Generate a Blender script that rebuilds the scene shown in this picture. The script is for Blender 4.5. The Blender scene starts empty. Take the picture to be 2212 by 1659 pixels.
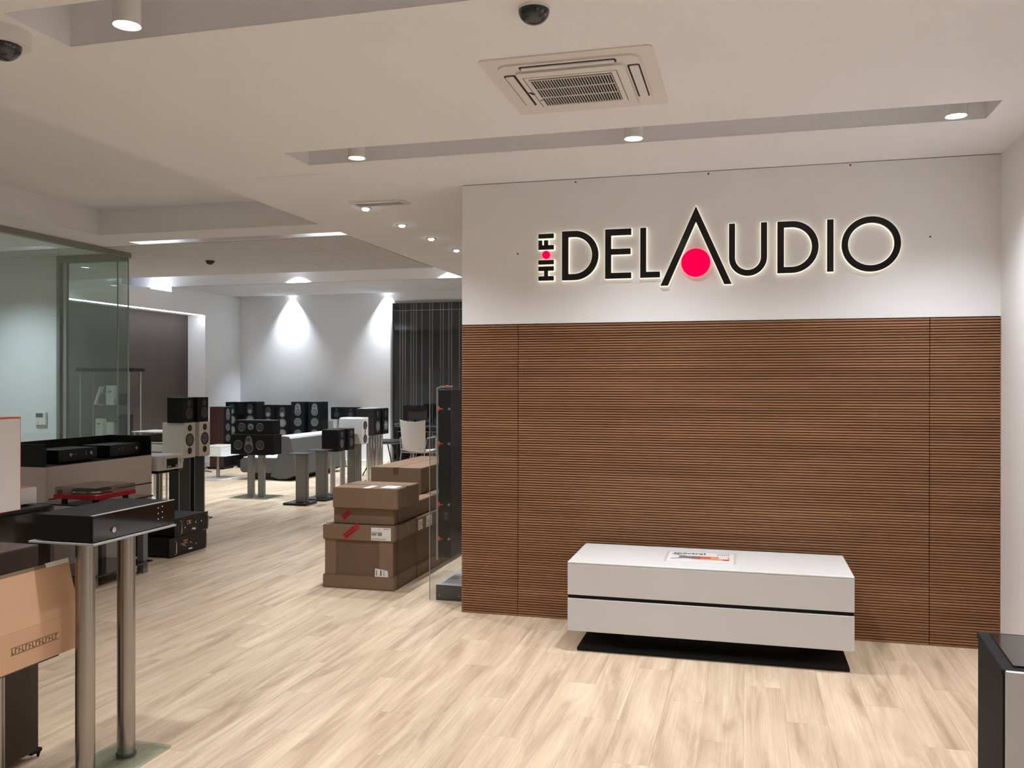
import bpy, bmesh, math, random
from mathutils import Vector, Matrix
random.seed(7)
PI = math.pi
R = math.radians
S = bpy.context.scene
COL = S.collection

# ------------------------------------------------------------------ camera, world, exposure
cam_d = bpy.data.cameras.new('camera')
cam = bpy.data.objects.new('camera', cam_d)
COL.objects.link(cam)
cam_d.sensor_width = 36.0
cam_d.lens = 1900.0 * 36.0 / 2212.0
cam_d.clip_start = 0.05
cam_d.clip_end = 100
cam.location = (0, 0, 1.55)
cam.rotation_euler = (Matrix.Rotation(R(14.93), 3, 'Z') @ Matrix.Rotation(R(90 - 0.074), 3, 'X')
                      @ Matrix.Rotation(R(0.072), 3, 'Z')).to_euler()
S.camera = cam
world = bpy.data.worlds.new('night')
S.world = world
world.use_nodes = True
world.node_tree.nodes['Background'].inputs[0].default_value = (0.012, 0.014, 0.02, 1)
world.node_tree.nodes['Background'].inputs[1].default_value = 1.0
S.view_settings.view_transform = 'Standard'
S.view_settings.look = 'None'
S.view_settings.gamma = 1.0
S.view_settings.use_curve_mapping = False
S.view_settings.exposure = 0.62

WARM = (0.895, 0.935, 1.0)
COOL = (0.84, 0.92, 1.0)
P_DOWN = 84.0      # cylinder downlights in the ceiling coves
P_SMALL = 66.0     # small corridor spots
P_BAY = 380.0      # lamps in the raised bay
P_WASH = 340.0      # wall washers at the far wall

# ------------------------------------------------------------------ materials
def nd(nt, typ, **kw):
    n = nt.nodes.new(typ)
    for k, v in kw.items():
        setattr(n, k, v)
    return n

def s2l(c):
    return tuple(((v / 255.0) / 12.92 if v <= 10 else (((v / 255.0) + 0.055) / 1.055) ** 2.4) for v in c[:3])

def mat(name, rgb, rough=0.5, metal=0.0, var=0.04, scale=6.0, bump=0.0, bscale=120.0, spec=0.5, coat=0.0,
        emit=None, estr=0.0, stretch=(1, 1, 1)):
    """rgb: sRGB 0-255. A principled material whose colour is varied by noise."""
    m = bpy.data.materials.new(name)
    m.use_nodes = True
    nt = m.node_tree
    b = nt.nodes['Principled BSDF']
    lin = s2l(rgb)
    tc = nd(nt, 'ShaderNodeTexCoord')
    mp = nd(nt, 'ShaderNodeMapping')
    mp.inputs['Scale'].default_value = stretch
    nt.links.new(tc.outputs['Object'], mp.inputs['Vector'])
    nz = nd(nt, 'ShaderNodeTexNoise')
    nz.inputs['Scale'].default_value = scale
    nz.inputs['Detail'].default_value = 4
    nt.links.new(mp.outputs[0], nz.inputs['Vector'])
    mx = nd(nt, 'ShaderNodeMix', data_type='RGBA')
    mx.inputs['A'].default_value = tuple(min(1, v * (1 - var * 2)) for v in lin) + (1,)
    mx.inputs['B'].default_value = tuple(min(1, v * (1 + var * 2)) for v in lin) + (1,)
    nt.links.new(nz.outputs['Fac'], mx.inputs['Factor'])
    nt.links.new(mx.outputs['Result'], b.inputs['Base Color'])
    b.inputs['Roughness'].default_value = rough
    b.inputs['Metallic'].default_value = metal
    b.inputs['Specular IOR Level'].default_value = spec
    b.inputs['Coat Weight'].default_value = coat
    b.inputs['Coat Roughness'].default_value = 0.08
    if emit:
        b.inputs['Emission Color'].default_value = s2l(emit) + (1,)
        b.inputs['Emission Strength'].default_value = estr
    if bump:
        n2 = nd(nt, 'ShaderNodeTexNoise')
        n2.inputs['Scale'].default_value = bscale
        n2.inputs['Detail'].default_value = 3
        nt.links.new(mp.outputs[0], n2.inputs['Vector'])
        bp = nd(nt, 'ShaderNodeBump')
        bp.inputs['Strength'].default_value = bump
        bp.inputs['Distance'].default_value = 0.004
        nt.links.new(n2.outputs['Fac'], bp.inputs['Height'])
        nt.links.new(bp.outputs[0], b.inputs['Normal'])
    return m

def glass(name, tint=(0.86, 0.93, 0.90), rough=0.0, refl=1.0, body=0.0, bodycol=(0.5, 0.55, 0.53)):
    """thin architectural pane: tinted transmission plus fresnel reflection"""
    m = bpy.data.materials.new(name)
    m.use_nodes = True
    nt = m.node_tree
    nt.nodes.clear()
    out = nd(nt, 'ShaderNodeOutputMaterial')
    tr = nd(nt, 'ShaderNodeBsdfTransparent')
    tr.inputs[0].default_value = tint + (1,)
    gl = nd(nt, 'ShaderNodeBsdfGlossy')
    gl.inputs['Roughness'].default_value = rough
    fr = nd(nt, 'ShaderNodeFresnel')
    gm = nd(nt, 'ShaderNodeNewGeometry')
    ior = nd(nt, 'ShaderNodeMath', operation='MULTIPLY_ADD')
    nt.links.new(gm.outputs['Backfacing'], ior.inputs[0])
    ior.inputs[1].default_value = 1 / 1.5 - 1.5; ior.inputs[2].default_value = 1.5
    nt.links.new(ior.outputs[0], fr.inputs[0])
    mul = nd(nt, 'ShaderNodeMath', operation='MULTIPLY')
    mul.inputs[1].default_value = refl
    nt.links.new(fr.outputs[0], mul.inputs[0])
    mix = nd(nt, 'ShaderNodeMixShader')
    nt.links.new(mul.outputs[0], mix.inputs[0])
    last = tr.outputs[0]
    if body:
        df = nd(nt, 'ShaderNodeBsdfDiffuse')
        df.inputs[0].default_value = bodycol + (1,)
        m2 = nd(nt, 'ShaderNodeMixShader')
        m2.inputs[0].default_value = body
        nt.links.new(tr.outputs[0], m2.inputs[1])
        nt.links.new(df.outputs[0], m2.inputs[2])
        last = m2.outputs[0]
    nt.links.new(last, mix.inputs[1])
    nt.links.new(gl.outputs[0], mix.inputs[2])
    nt.links.new(mix.outputs[0], out.inputs[0])
    return m

def emission(name, rgb, strength):
    m = bpy.data.materials.new(name)
    m.use_nodes = True
    nt = m.node_tree
    nt.nodes.clear()
    out = nd(nt, 'ShaderNodeOutputMaterial')
    e = nd(nt, 'ShaderNodeEmission')
    e.inputs[0].default_value = s2l(rgb) + (1,)
    e.inputs[1].default_value = strength
    nt.links.new(e.outputs[0], out.inputs[0])
    return m

PLW, PLL = 0.185, 1.22   # floor plank size
def plank_material():
    m = bpy.data.materials.new('oak_plank')
    m.use_nodes = True
    nt = m.node_tree
    b = nt.nodes['Principled BSDF']
    geo = nd(nt, 'ShaderNodeNewGeometry')
    sep = nd(nt, 'ShaderNodeSeparateXYZ')
    nt.links.new(geo.outputs['Position'], sep.inputs[0])
    def math_(op, a, bb=None):
        n = nd(nt, 'ShaderNodeMath', operation=op)
        for i, v in enumerate((a, bb)):
            if v is None: continue
            if isinstance(v, (int, float)): n.inputs[i].default_value = v
            else: nt.links.new(v, n.inputs[i])
        return n.outputs[0]
    row = math_('FLOOR', math_('DIVIDE', math_('ADD', sep.outputs[0], 10.0), PLW))
    off = math_('MULTIPLY', math_('FRACT', math_('MULTIPLY', row, 0.37)), PLL)
    yy = math_('ADD', math_('ADD', sep.outputs[1], 10.0), off)
    colm = math_('FLOOR', math_('DIVIDE', yy, PLL))
    cmb = nd(nt, 'ShaderNodeCombineXYZ')
    nt.links.new(row, cmb.inputs[0]); nt.links.new(colm, cmb.inputs[1])
    wn = nd(nt, 'ShaderNodeTexWhiteNoise', noise_dimensions='3D')
    nt.links.new(cmb.outputs[0], wn.inputs['Vector'])
    # grain coordinates: stretched along the plank, shifted per plank
    sc = nd(nt, 'ShaderNodeVectorMath', operation='MULTIPLY')
    nt.links.new(geo.outputs['Position'], sc.inputs[0])
    sc.inputs[1].default_value = (9.0, 0.9, 1.0)
    sh = nd(nt, 'ShaderNodeVectorMath', operation='SCALE')
    nt.links.new(wn.outputs['Color'], sh.inputs[0]); sh.inputs['Scale'].default_value = 40.0
    ad = nd(nt, 'ShaderNodeVectorMath', operation='ADD')
    nt.links.new(sc.outputs[0], ad.inputs[0]); nt.links.new(sh.outputs[0], ad.inputs[1])
    n1 = nd(nt, 'ShaderNodeTexNoise')
    n1.inputs['Scale'].default_value = 1.1; n1.inputs['Detail'].default_value = 5; n1.inputs['Roughness'].default_value = 0.6
    n1.inputs['Distortion'].default_value = 0.8
    nt.links.new(ad.outputs[0], n1.inputs['Vector'])
    n2 = nd(nt, 'ShaderNodeTexNoise')
    n2.inputs['Scale'].default_value = 6.0; n2.inputs['Detail'].default_value = 6
    sc2 = nd(nt, 'ShaderNodeVectorMath', operation='MULTIPLY')
    nt.links.new(ad.outputs[0], sc2.inputs[0]); sc2.inputs[1].default_value = (2.2, 0.35, 1)
    nt.links.new(sc2.outputs[0], n2.inputs['Vector'])
    rmp = nd(nt, 'ShaderNodeValToRGB')
    cr = rmp.color_ramp
    cr.elements[0].position = 0.30; cr.elements[0].color = s2l((176, 151, 125)) + (1,)
    cr.elements[1].position = 0.72; cr.elements[1].color = s2l((229, 206, 178)) + (1,)
    e = cr.elements.new(0.5); e.color = s2l((210, 186, 158)) + (1,)
    nt.links.new(n1.outputs['Fac'], rmp.inputs[0])
    rm2 = nd(nt, 'ShaderNodeMapRange')
    rm2.inputs['From Min'].default_value = 0.3; rm2.inputs['From Max'].default_value = 0.7
    rm2.inputs['To Min'].default_value = 0.88; rm2.inputs['To Max'].default_value = 1.07
    nt.links.new(n2.outputs['Fac'], rm2.inputs['Value'])
    rm3 = nd(nt, 'ShaderNodeMapRange')
    rm3.inputs['To Min'].default_value = 0.90; rm3.inputs['To Max'].default_value = 1.05
    nt.links.new(wn.outputs['Value'], rm3.inputs['Value'])
    mm = math_('MULTIPLY', rm2.outputs[0], rm3.outputs[0])
    vm = nd(nt, 'ShaderNodeVectorMath', operation='SCALE')
    nt.links.new(rmp.outputs[0], vm.inputs[0]); nt.links.new(mm, vm.inputs['Scale'])
    nt.links.new(vm.outputs[0], b.inputs['Base Color'])
    b.inputs['Roughness'].default_value = 0.42
    b.inputs['Specular IOR Level'].default_value = 0.35
    bp = nd(nt, 'ShaderNodeBump'); bp.inputs['Strength'].default_value = 0.05; bp.inputs['Distance'].default_value = 0.002
    nt.links.new(n2.outputs['Fac'], bp.inputs['Height']); nt.links.new(bp.outputs[0], b.inputs['Normal'])
    return m

def slat_material():
    m = bpy.data.materials.new('walnut_slat')
    m.use_nodes = True
    nt = m.node_tree
    b = nt.nodes['Principled BSDF']
    geo = nd(nt, 'ShaderNodeNewGeometry')
    oi = nd(nt, 'ShaderNodeObjectInfo')
    sc = nd(nt, 'ShaderNodeVectorMath', operation='MULTIPLY')
    nt.links.new(geo.outputs['Position'], sc.inputs[0]); sc.inputs[1].default_value = (0.8, 6, 9)
    n1 = nd(nt, 'ShaderNodeTexNoise'); n1.inputs['Scale'].default_value = 1.0; n1.inputs['Detail'].default_value = 5
    nt.links.new(sc.outputs[0], n1.inputs['Vector'])
    sc2 = nd(nt, 'ShaderNodeVectorMath', operation='MULTIPLY')
    nt.links.new(geo.outputs['Position'], sc2.inputs[0]); sc2.inputs[1].default_value = (14, 200, 420)
    n2 = nd(nt, 'ShaderNodeTexNoise'); n2.inputs['Scale'].default_value = 1.0; n2.inputs['Detail'].default_value = 3
    nt.links.new(sc2.outputs[0], n2.inputs['Vector'])
    ramp = nd(nt, 'ShaderNodeValToRGB')
    ramp.color_ramp.elements[0].position = 0.28; ramp.color_ramp.elements[0].color = s2l((134, 94, 65)) + (1,)
    ramp.color_ramp.elements[1].position = 0.75; ramp.color_ramp.elements[1].color = s2l((160, 115, 81)) + (1,)
    nt.links.new(n1.outputs['Fac'], ramp.inputs[0])
    mr = nd(nt, 'ShaderNodeMapRange'); mr.inputs['To Min'].default_value = 0.90; mr.inputs['To Max'].default_value = 1.08
    nt.links.new(oi.outputs['Random'], mr.inputs['Value'])
    mr2 = nd(nt, 'ShaderNodeMapRange'); mr2.inputs['To Min'].default_value = 0.82; mr2.inputs['To Max'].default_value = 1.15
    nt.links.new(n2.outputs['Fac'], mr2.inputs['Value'])
    mu = nd(nt, 'ShaderNodeMath', operation='MULTIPLY')
    nt.links.new(mr.outputs[0], mu.inputs[0]); nt.links.new(mr2.outputs[0], mu.inputs[1])
    vm = nd(nt, 'ShaderNodeVectorMath', operation='SCALE')
    nt.links.new(ramp.outputs[0], vm.inputs[0]); nt.links.new(mu.outputs[0], vm.inputs['Scale'])
    nt.links.new(vm.outputs[0], b.inputs['Base Color'])
    b.inputs['Roughness'].default_value = 0.55
    b.inputs['Specular IOR Level'].default_value = 0.3
    return m

def perforated_material():
    m = bpy.data.materials.new('perforated_tile')
    m.use_nodes = True
    nt = m.node_tree
    b = nt.nodes['Principled BSDF']
    geo = nd(nt, 'ShaderNodeNewGeometry')
    sc = nd(nt, 'ShaderNodeVectorMath', operation='SCALE'); sc.inputs['Scale'].default_value = 40.0
    nt.links.new(geo.outputs['Position'], sc.inputs[0])
    fr = nd(nt, 'ShaderNodeVectorMath', operation='FRACTION'); nt.links.new(sc.outputs[0], fr.inputs[0])
    sb = nd(nt, 'ShaderNodeVectorMath', operation='SUBTRACT'); sb.inputs[1].default_value = (0.5, 0.5, 0)
    nt.links.new(fr.outputs[0], sb.inputs[0])
    mu = nd(nt, 'ShaderNodeVectorMath', operation='MULTIPLY'); mu.inputs[1].default_value = (1, 1, 0)
    nt.links.new(sb.outputs[0], mu.inputs[0])
    ln = nd(nt, 'ShaderNodeVectorMath', operation='LENGTH'); nt.links.new(mu.outputs[0], ln.inputs[0])
    gt = nd(nt, 'ShaderNodeMath', operation='GREATER_THAN'); gt.inputs[1].default_value = 0.27
    nt.links.new(ln.outputs['Value'], gt.inputs[0])
    mx = nd(nt, 'ShaderNodeMix', data_type='RGBA')
    mx.inputs['A'].default_value = s2l((105, 103, 102)) + (1,)
    mx.inputs['B'].default_value = s2l((222, 223, 226)) + (1,)
    nt.links.new(gt.outputs[0], mx.inputs['Factor'])
    nt.links.new(mx.outputs['Result'], b.inputs['Base Color'])
    b.inputs['Roughness'].default_value = 0.9
    return m

M = {}
M['wall'] = mat('white_paint', (236, 235, 235), 0.85, var=0.012, scale=2.0, bump=0.03, bscale=300)
M['ceil'] = mat('ceiling_paint', (236, 236, 239), 0.9, var=0.01, scale=1.5)
M['coolwall'] = mat('pale_grey_paint', (234, 236, 238), 0.85, var=0.015, scale=2.0)
M['plank'] = plank_material()
M['subfloor'] = mat('plank_joint', (182, 160, 136), 0.8)
M['slat'] = slat_material()
M['slatback'] = mat('groove_stain', (50, 26, 14), 0.9, var=0.05)
M['perf'] = perforated_material()
M['curtain'] = mat('taupe_panel', (82, 74, 70), 0.85, var=0.06, scale=3, stretch=(1, 6, 0.4))
M['black'] = mat('black_satin', (17, 17, 18), 0.42, var=0.06, spec=0.4)
M['blackmatte'] = mat('black_matte', (15, 15, 16), 0.75, var=0.06, spec=0.3)
M['blackgloss'] = mat('black_gloss', (8, 8, 9), 0.06, var=0.05, coat=0.6)
M['blackash'] = mat('black_ash_vinyl', (12, 13, 14), 0.55, var=0.12, spec=0.2, scale=8, stretch=(6, 6, 0.6), bump=0.04)
M['darkred'] = mat('dark_bordeaux', (24, 18, 20), 0.4, var=0.08)
M['mahog'] = mat('mahogany_veneer', (66, 38, 36), 0.4, var=0.12, scale=7, stretch=(5, 5, 0.5), coat=0.2)
M['mahogd'] = mat('dark_walnut_veneer', (46, 34, 29), 0.45, var=0.14, scale=7, stretch=(5, 5, 0.5))
M['darkgrey'] = mat('dark_grey', (66, 66, 66), 0.5, var=0.05)
M['midgrey'] = mat('mid_grey', (112, 111, 110), 0.5, var=0.04)
M['steel'] = mat('brushed_steel', (158, 154, 149), 0.27, metal=1.0, var=0.03, scale=3, stretch=(1, 1, 4), bump=0.02)
M['chrome'] = mat('chrome', (210, 208, 206), 0.14, metal=1.0, var=0.02)
M['alu'] = mat('satin_aluminium', (178, 178, 178), 0.38, metal=0.55, var=0.03)
M['silver'] = mat('silver_paint', (206, 206, 206), 0.4, metal=0.1, var=0.03)
M['greypaint'] = mat('grey_stand_paint', (136, 136, 133), 0.5, metal=0.1, var=0.04)
M['white'] = mat('white_lacquer', (232, 231, 228), 0.25, var=0.01, coat=0.2)
M['offwhite'] = mat('off_white', (208, 203, 196), 0.4, var=0.02)
M['plastic'] = mat('white_plastic', (226, 222, 219), 0.5, var=0.015)
M['platedark'] = mat('dark_slot', (34, 32, 31), 0.8)
M['mauve'] = mat('grey_mauve_laminate', (202, 190, 184), 0.55, var=0.03, scale=4)
M['card'] = mat('brown_cardboard', (128, 104, 82), 0.85, var=0.05, scale=5, bump=0.08, bscale=60)
M['card2'] = mat('brown_cardboard_dark', (108, 85, 64), 0.85, var=0.06, scale=5, bump=0.08, bscale=60)
M['cardlight'] = mat('tan_cardboard', (202, 162, 128), 0.85, var=0.04, scale=4, bump=0.08, bscale=60)
M['tape'] = mat('brown_tape', (108, 82, 58), 0.3, var=0.05)
M['redtape'] = mat('red_sticker', (170, 30, 38), 0.5, var=0.05)
M['paper'] = mat('white_paper', (226, 224, 220), 0.7, var=0.02)
M['ink'] = mat('black_ink', (30, 28, 28), 0.7)
M['inkbrown'] = mat('brown_ink', (104, 80, 54), 0.85, var=0.2, scale=30)
M['redink'] = mat('red_ink', (196, 70, 70), 0.6, var=0.2, scale=25)
M['orangeink'] = mat('orange_ink', (232, 150, 108), 0.6, var=0.15, scale=25)
M['greyink'] = mat('grey_ink', (120, 112, 112), 0.6, var=0.25, scale=40)
M['orange'] = mat('orange_card', (232, 96, 48), 0.55, var=0.03)
M['orangeplastic'] = mat('orange_plastic', (236, 88, 40), 0.4, var=0.03)
M['redgloss'] = mat('red_gloss', (168, 18, 34), 0.18, var=0.03, coat=0.5)
M['cone'] = mat('grey_cone', (92, 92, 92), 0.45, metal=0.3, var=0.05)
M['conedark'] = mat('dark_cone', (58, 58, 60), 0.45, metal=0.3, var=0.05)
M['conelight'] = mat('silver_cone', (170, 170, 168), 0.3, metal=0.7, var=0.05)
M['surround'] = mat('rubber', (24, 24, 25), 0.6)
M['pod'] = mat('grey_driver_plate', (92, 94, 94), 0.45, metal=0.2)
M['fabric'] = mat('dark_grey_fabric', (84, 83, 82), 0.95, var=0.08, scale=40, bump=0.15, bscale=400)
M['fabriclit'] = mat('lit_grey_fabric', (206, 206, 212), 0.95, var=0.04, scale=40, bump=0.15, bscale=400)  # sofa fabric paled to paint light falling from above
M['glassclear'] = glass('clear_glass', (0.90, 0.95, 0.93))
M['glassroom'] = glass('partition_glass', (0.86, 0.92, 0.90), refl=1.4, body=0.035, bodycol=(0.62, 0.70, 0.68))
M['glassbase'] = glass('green_float_glass', (0.84, 0.91, 0.88), refl=1.2, body=0.05, bodycol=(0.30, 0.42, 0.39))
M['glassblack'] = mat('black_glass', (14, 15, 16), 0.05, coat=0.5)
M['glasswin'] = glass('window_glass', (0.80, 0.83, 0.85), refl=1.5)
M['acrylic'] = glass('clear_acrylic', (0.88, 0.90, 0.90), refl=0.6, body=0.008, bodycol=(0.55, 0.56, 0.56))
M['acrylicedge'] = mat('acrylic_edge', (168, 170, 168), 0.3, var=0.03)
M['sleeve'] = glass('plastic_sleeve', (0.985, 0.985, 0.985), rough=0.1, refl=0.25)
M['lid'] = glass('tinted_lid', (0.86, 0.85, 0.85), refl=1.2, body=0.03, bodycol=(0.4, 0.38, 0.38))
M['rail'] = mat('grey_metal_rail', (150, 150, 145), 0.5, metal=0.3, var=0.03)
M['night'] = mat('night_outside', (20, 21, 23), 0.9)
M['strap'] = mat('dark_strap', (48, 36, 28), 0.5)
M['whitefront'] = mat('satin_white_front', (206, 205, 203), 0.3, var=0.01)
M['strip'] = mat('blind_strip', (198, 186, 164), 0.7, var=0.04)
M['domeshade'] = mat('smoked_dome', (40, 46, 50), 0.12, coat=0.3)
M['lampglow'] = emission('lamp_glow', (255, 246, 236), 14.0)
M['lampcool'] = emission('lamp_glow_cool', (244, 248, 255), 14.0)
M['tubeglow'] = emission('tube_glow', (244, 248, 255), 9.0)
M['ledstrip'] = emission('led_strip', (240, 244, 255), 20.0)
M['halo'] = emission('halo_light', (255, 244, 222), 0.75)
M['signred'] = emission('red_acrylic_lit', (255, 0, 78), 0.7)
M['copper'] = mat('gold_terminals', (206, 160, 100), 0.3, metal=0.8)
M['led'] = mat('white_marks', (226, 226, 226), 0.5)
M['bluescreen'] = mat('display_window', (10, 14, 20), 0.08)

# ------------------------------------------------------------------ mesh helpers
class MB:
    def __init__(s):
        s.bm = bmesh.new()
    def _apply(s, vs, mtx):
        if mtx is not None:
            bmesh.ops.transform(s.bm, matrix=mtx, verts=vs)
    def box(s, x0, x1, y0, y1, z0, z1, bev=0.0, seg=1, mtx=None):
        r = bmesh.ops.create_cube(s.bm, size=1.0)
        vs = r['verts']
        bmesh.ops.transform(s.bm, matrix=Matrix.Translation(((x0 + x1) / 2, (y0 + y1) / 2, (z0 + z1) / 2))
                            @ Matrix.Diagonal((abs(x1 - x0), abs(y1 - y0), abs(z1 - z0), 1)), verts=vs)
        if bev:
            es = list({e for v in vs for e in v.link_edges})
            g = bmesh.ops.bevel(s.bm, geom=es, offset=bev, segments=seg, affect='EDGES', clamp_overlap=True)
            vs = list({v for f in g['faces'] for v in f.verts} | {v for v in vs if v.is_valid})
            if mtx is not None:
                vs = s._island(vs)
        s._apply(vs, mtx)
        return s
    def _island(s, vs):
        seen = set(vs); st = list(vs)
        while st:
            v = st.pop()
            for e in v.link_edges:
                o = e.other_vert(v)
                if o not in seen:
                    seen.add(o); st.append(o)
        return list(seen)
    def cyl(s, c, r, h, axis='z', seg=20, r2=None, mtx=None, caps=True):
        """c: centre of the base; grows by h along axis"""
        rr = bmesh.ops.create_cone(s.bm, cap_ends=caps, segments=seg, radius1=r, radius2=r if r2 is None else r2, depth=abs(h))
        rot = {'z': Matrix.Identity(4), 'x': Matrix.Rotation(PI / 2, 4, 'Y'), 'y': Matrix.Rotation(-PI / 2, 4, 'X')}[axis]
        bmesh.ops.transform(s.bm, matrix=Matrix.Translation(c) @ rot @ Matrix.Translation((0, 0, h / 2)), verts=rr['verts'])
        s._apply(rr['verts'], mtx)
        return s
    def lathe(s, prof, seg=24, mtx=None):
        vs = []
        rings = []
        for (r, z) in prof:
            if r < 1e-6:
                v = s.bm.verts.new((0, 0, z)); rings.append([v]); vs.append(v)
            else:
                ring = [s.bm.verts.new((r * math.cos(2 * PI * k / seg), r * math.sin(2 * PI * k / seg), z)) for k in range(seg)]
                rings.append(ring); vs += ring
        for a, b in zip(rings[:-1], rings[1:]):
            for k in range(seg):
                k2 = (k + 1) % seg
                if len(a) == 1 and len(b) == 1: continue
                if len(a) == 1: s.bm.faces.new((a[0], b[k], b[k2]))
                elif len(b) == 1: s.bm.faces.new((a[k], a[k2], b[0]))
                else: s.bm.faces.new((a[k], a[k2], b[k2], b[k]))
        s._apply(vs, mtx)
        return s
    def prism(s, pts, d0, d1, plane='xz', mtx=None):
        """polygon (list of 2-tuples) extruded between d0 and d1 along the third axis"""
        def P(p, d):
            return {'xz': (p[0], d, p[1]), 'xy': (p[0], p[1], d), 'yz': (d, p[0], p[1])}[plane]
        a = [s.bm.verts.new(P(p, d0)) for p in pts]
        b = [s.bm.verts.new(P(p, d1)) for p in pts]
        n = len(pts)
        s.bm.faces.new(a); s.bm.faces.new(b[::-1])
        for k in range(n):
            s.bm.faces.new((a[k], b[k], b[(k + 1) % n], a[(k + 1) % n]))
        s._apply(a + b, mtx)
        return s
    def ring(s, outer, inner, d0, d1, plane='xz', mtx=None):
        def P(p, d):
            return {'xz': (p[0], d, p[1]), 'xy': (p[0], p[1], d), 'yz': (d, p[0], p[1])}[plane]
        n = len(outer)
        o0 = [s.bm.verts.new(P(p, d0)) for p in outer]; o1 = [s.bm.verts.new(P(p, d1)) for p in outer]
        i0 = [s.bm.verts.new(P(p, d0)) for p in inner]; i1 = [s.bm.verts.new(P(p, d1)) for p in inner]
        for k in range(n):
            j = (k + 1) % n
            s.bm.faces.new((o0[k], o0[j], i0[j], i0[k]))
            s.bm.faces.new((o1[k], i1[k], i1[j], o1[j]))
            s.bm.faces.new((o0[k], o1[k], o1[j], o0[j]))
            s.bm.faces.new((i0[k], i0[j], i1[j], i1[k]))
        s._apply(o0 + o1 + i0 + i1, mtx)
        return s
    def tube(s, pts, r, seg=8, closed=False):
        pts = [Vector(p) for p in pts]
        n = len(pts)
        rings = []
        for i, p in enumerate(pts):
            if closed:
                t = (pts[(i + 1) % n] - pts[i - 1])
            else:
                t = pts[min(i + 1, n - 1)] - pts[max(i - 1, 0)]
            t.normalize()
            ref = Vector((0, 0, 1)) if abs(t.z) < 0.9 else Vector((1, 0, 0))
            u = t.cross(ref).normalized(); w = t.cross(u).normalized()
            rings.append([s.bm.verts.new(p + u * (r * math.cos(2 * PI * k / seg)) + w * (r * math.sin(2 * PI * k / seg))) for k in range(seg)])
        m = n if closed else n - 1
        for i in range(m):
            a, b = rings[i], rings[(i + 1) % n]
            for k in range(seg):
                s.bm.faces.new((a[k], a[(k + 1) % seg], b[(k + 1) % seg], b[k]))
        if not closed:
            s.bm.faces.new(rings[0][::-1]); s.bm.faces.new(rings[-1])
        return s
    def quad(s, *ps):
        s.bm.faces.new([s.bm.verts.new(p) for p in ps])
        return s
    def mesh(s, name, m):
        bmesh.ops.recalc_face_normals(s.bm, faces=s.bm.faces)
        me = bpy.data.meshes.new(name)
        s.bm.to_mesh(me); s.bm.free()
        for p in me.polygons: p.use_smooth = True
        me.set_sharp_from_angle(angle=R(32))
        me.materials.append(M[m] if isinstance(m, str) else m)
        return me
    def build(s, name, m, parent=None, loc=(0, 0, 0), rz=0.0):
        o = bpy.data.objects.new(name, s.mesh(name, m))
        COL.objects.link(o)
        o.parent = parent
        o.location = loc
        o.rotation_euler = (0, 0, rz)
        return o

def tag(o, label, cat, group=None):
    o['label'] = label; o['category'] = cat
    if group: o['group'] = group
    return o
def thing(name, label, cat, loc=(0, 0, 0), rz=0.0, group=None):
    o = bpy.data.objects.new(name, None)
    o.empty_display_size = 0.05
    COL.objects.link(o)
    o.location = loc; o.rotation_euler = (0, 0, rz)
    return tag(o, label, cat, group)
def struct(o):
    o['kind'] = 'structure'
    return o
def part_of(src, name, parent, loc, rz=0.0):
    o = bpy.data.objects.new(name, src)
    COL.objects.link(o); o.parent = parent; o.location = loc; o.rotation_euler = (0, 0, rz)
    return o
def text_mesh(name, body, size, m, parent, loc, rot, depth=0.0004, bold=0.0, sx=1.0):
    cu = bpy.data.curves.new(name, 'FONT')
    cu.body = body; cu.size = size; cu.extrude = depth; cu.offset = bold
    tmp = bpy.data.objects.new('tmp', cu)
    COL.objects.link(tmp)
    dg = bpy.context.evaluated_depsgraph_get()
    me = bpy.data.meshes.new_from_object(tmp.evaluated_get(dg))
    bpy.data.objects.remove(tmp)
    me.materials.clear(); me.materials.append(M[m])
    o = bpy.data.objects.new(name, me)
    COL.objects.link(o); o.parent = parent; o.location = loc; o.rotation_euler = rot; o.scale = (sx, 1, 1)
    return o
def circ(cx, cz, rx, rz_, n=48, a0=0.0):
    return [(cx + rx * math.cos(a0 + 2 * PI * k / n), cz + rz_ * math.sin(a0 + 2 * PI * k / n)) for k in range(n)]
def lamp_light(name, loc, parent, energy, color, size=R(110), blend=1.0, radius=0.05, rot=(0, 0, 0)):
    l = bpy.data.lights.new(name, 'SPOT')
    l.energy = energy; l.color = color; l.spot_size = size; l.spot_blend = blend; l.shadow_soft_size = radius
    o = bpy.data.objects.new(name, l)
    COL.objects.link(o); o.parent = parent; o.location = loc; o.rotation_euler = rot
    return o

# ------------------------------------------------------------------ the setting
XR, XL, YB, YF = 1.425, -9.5, 15.15, -2.5
CZ = 2.885
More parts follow.
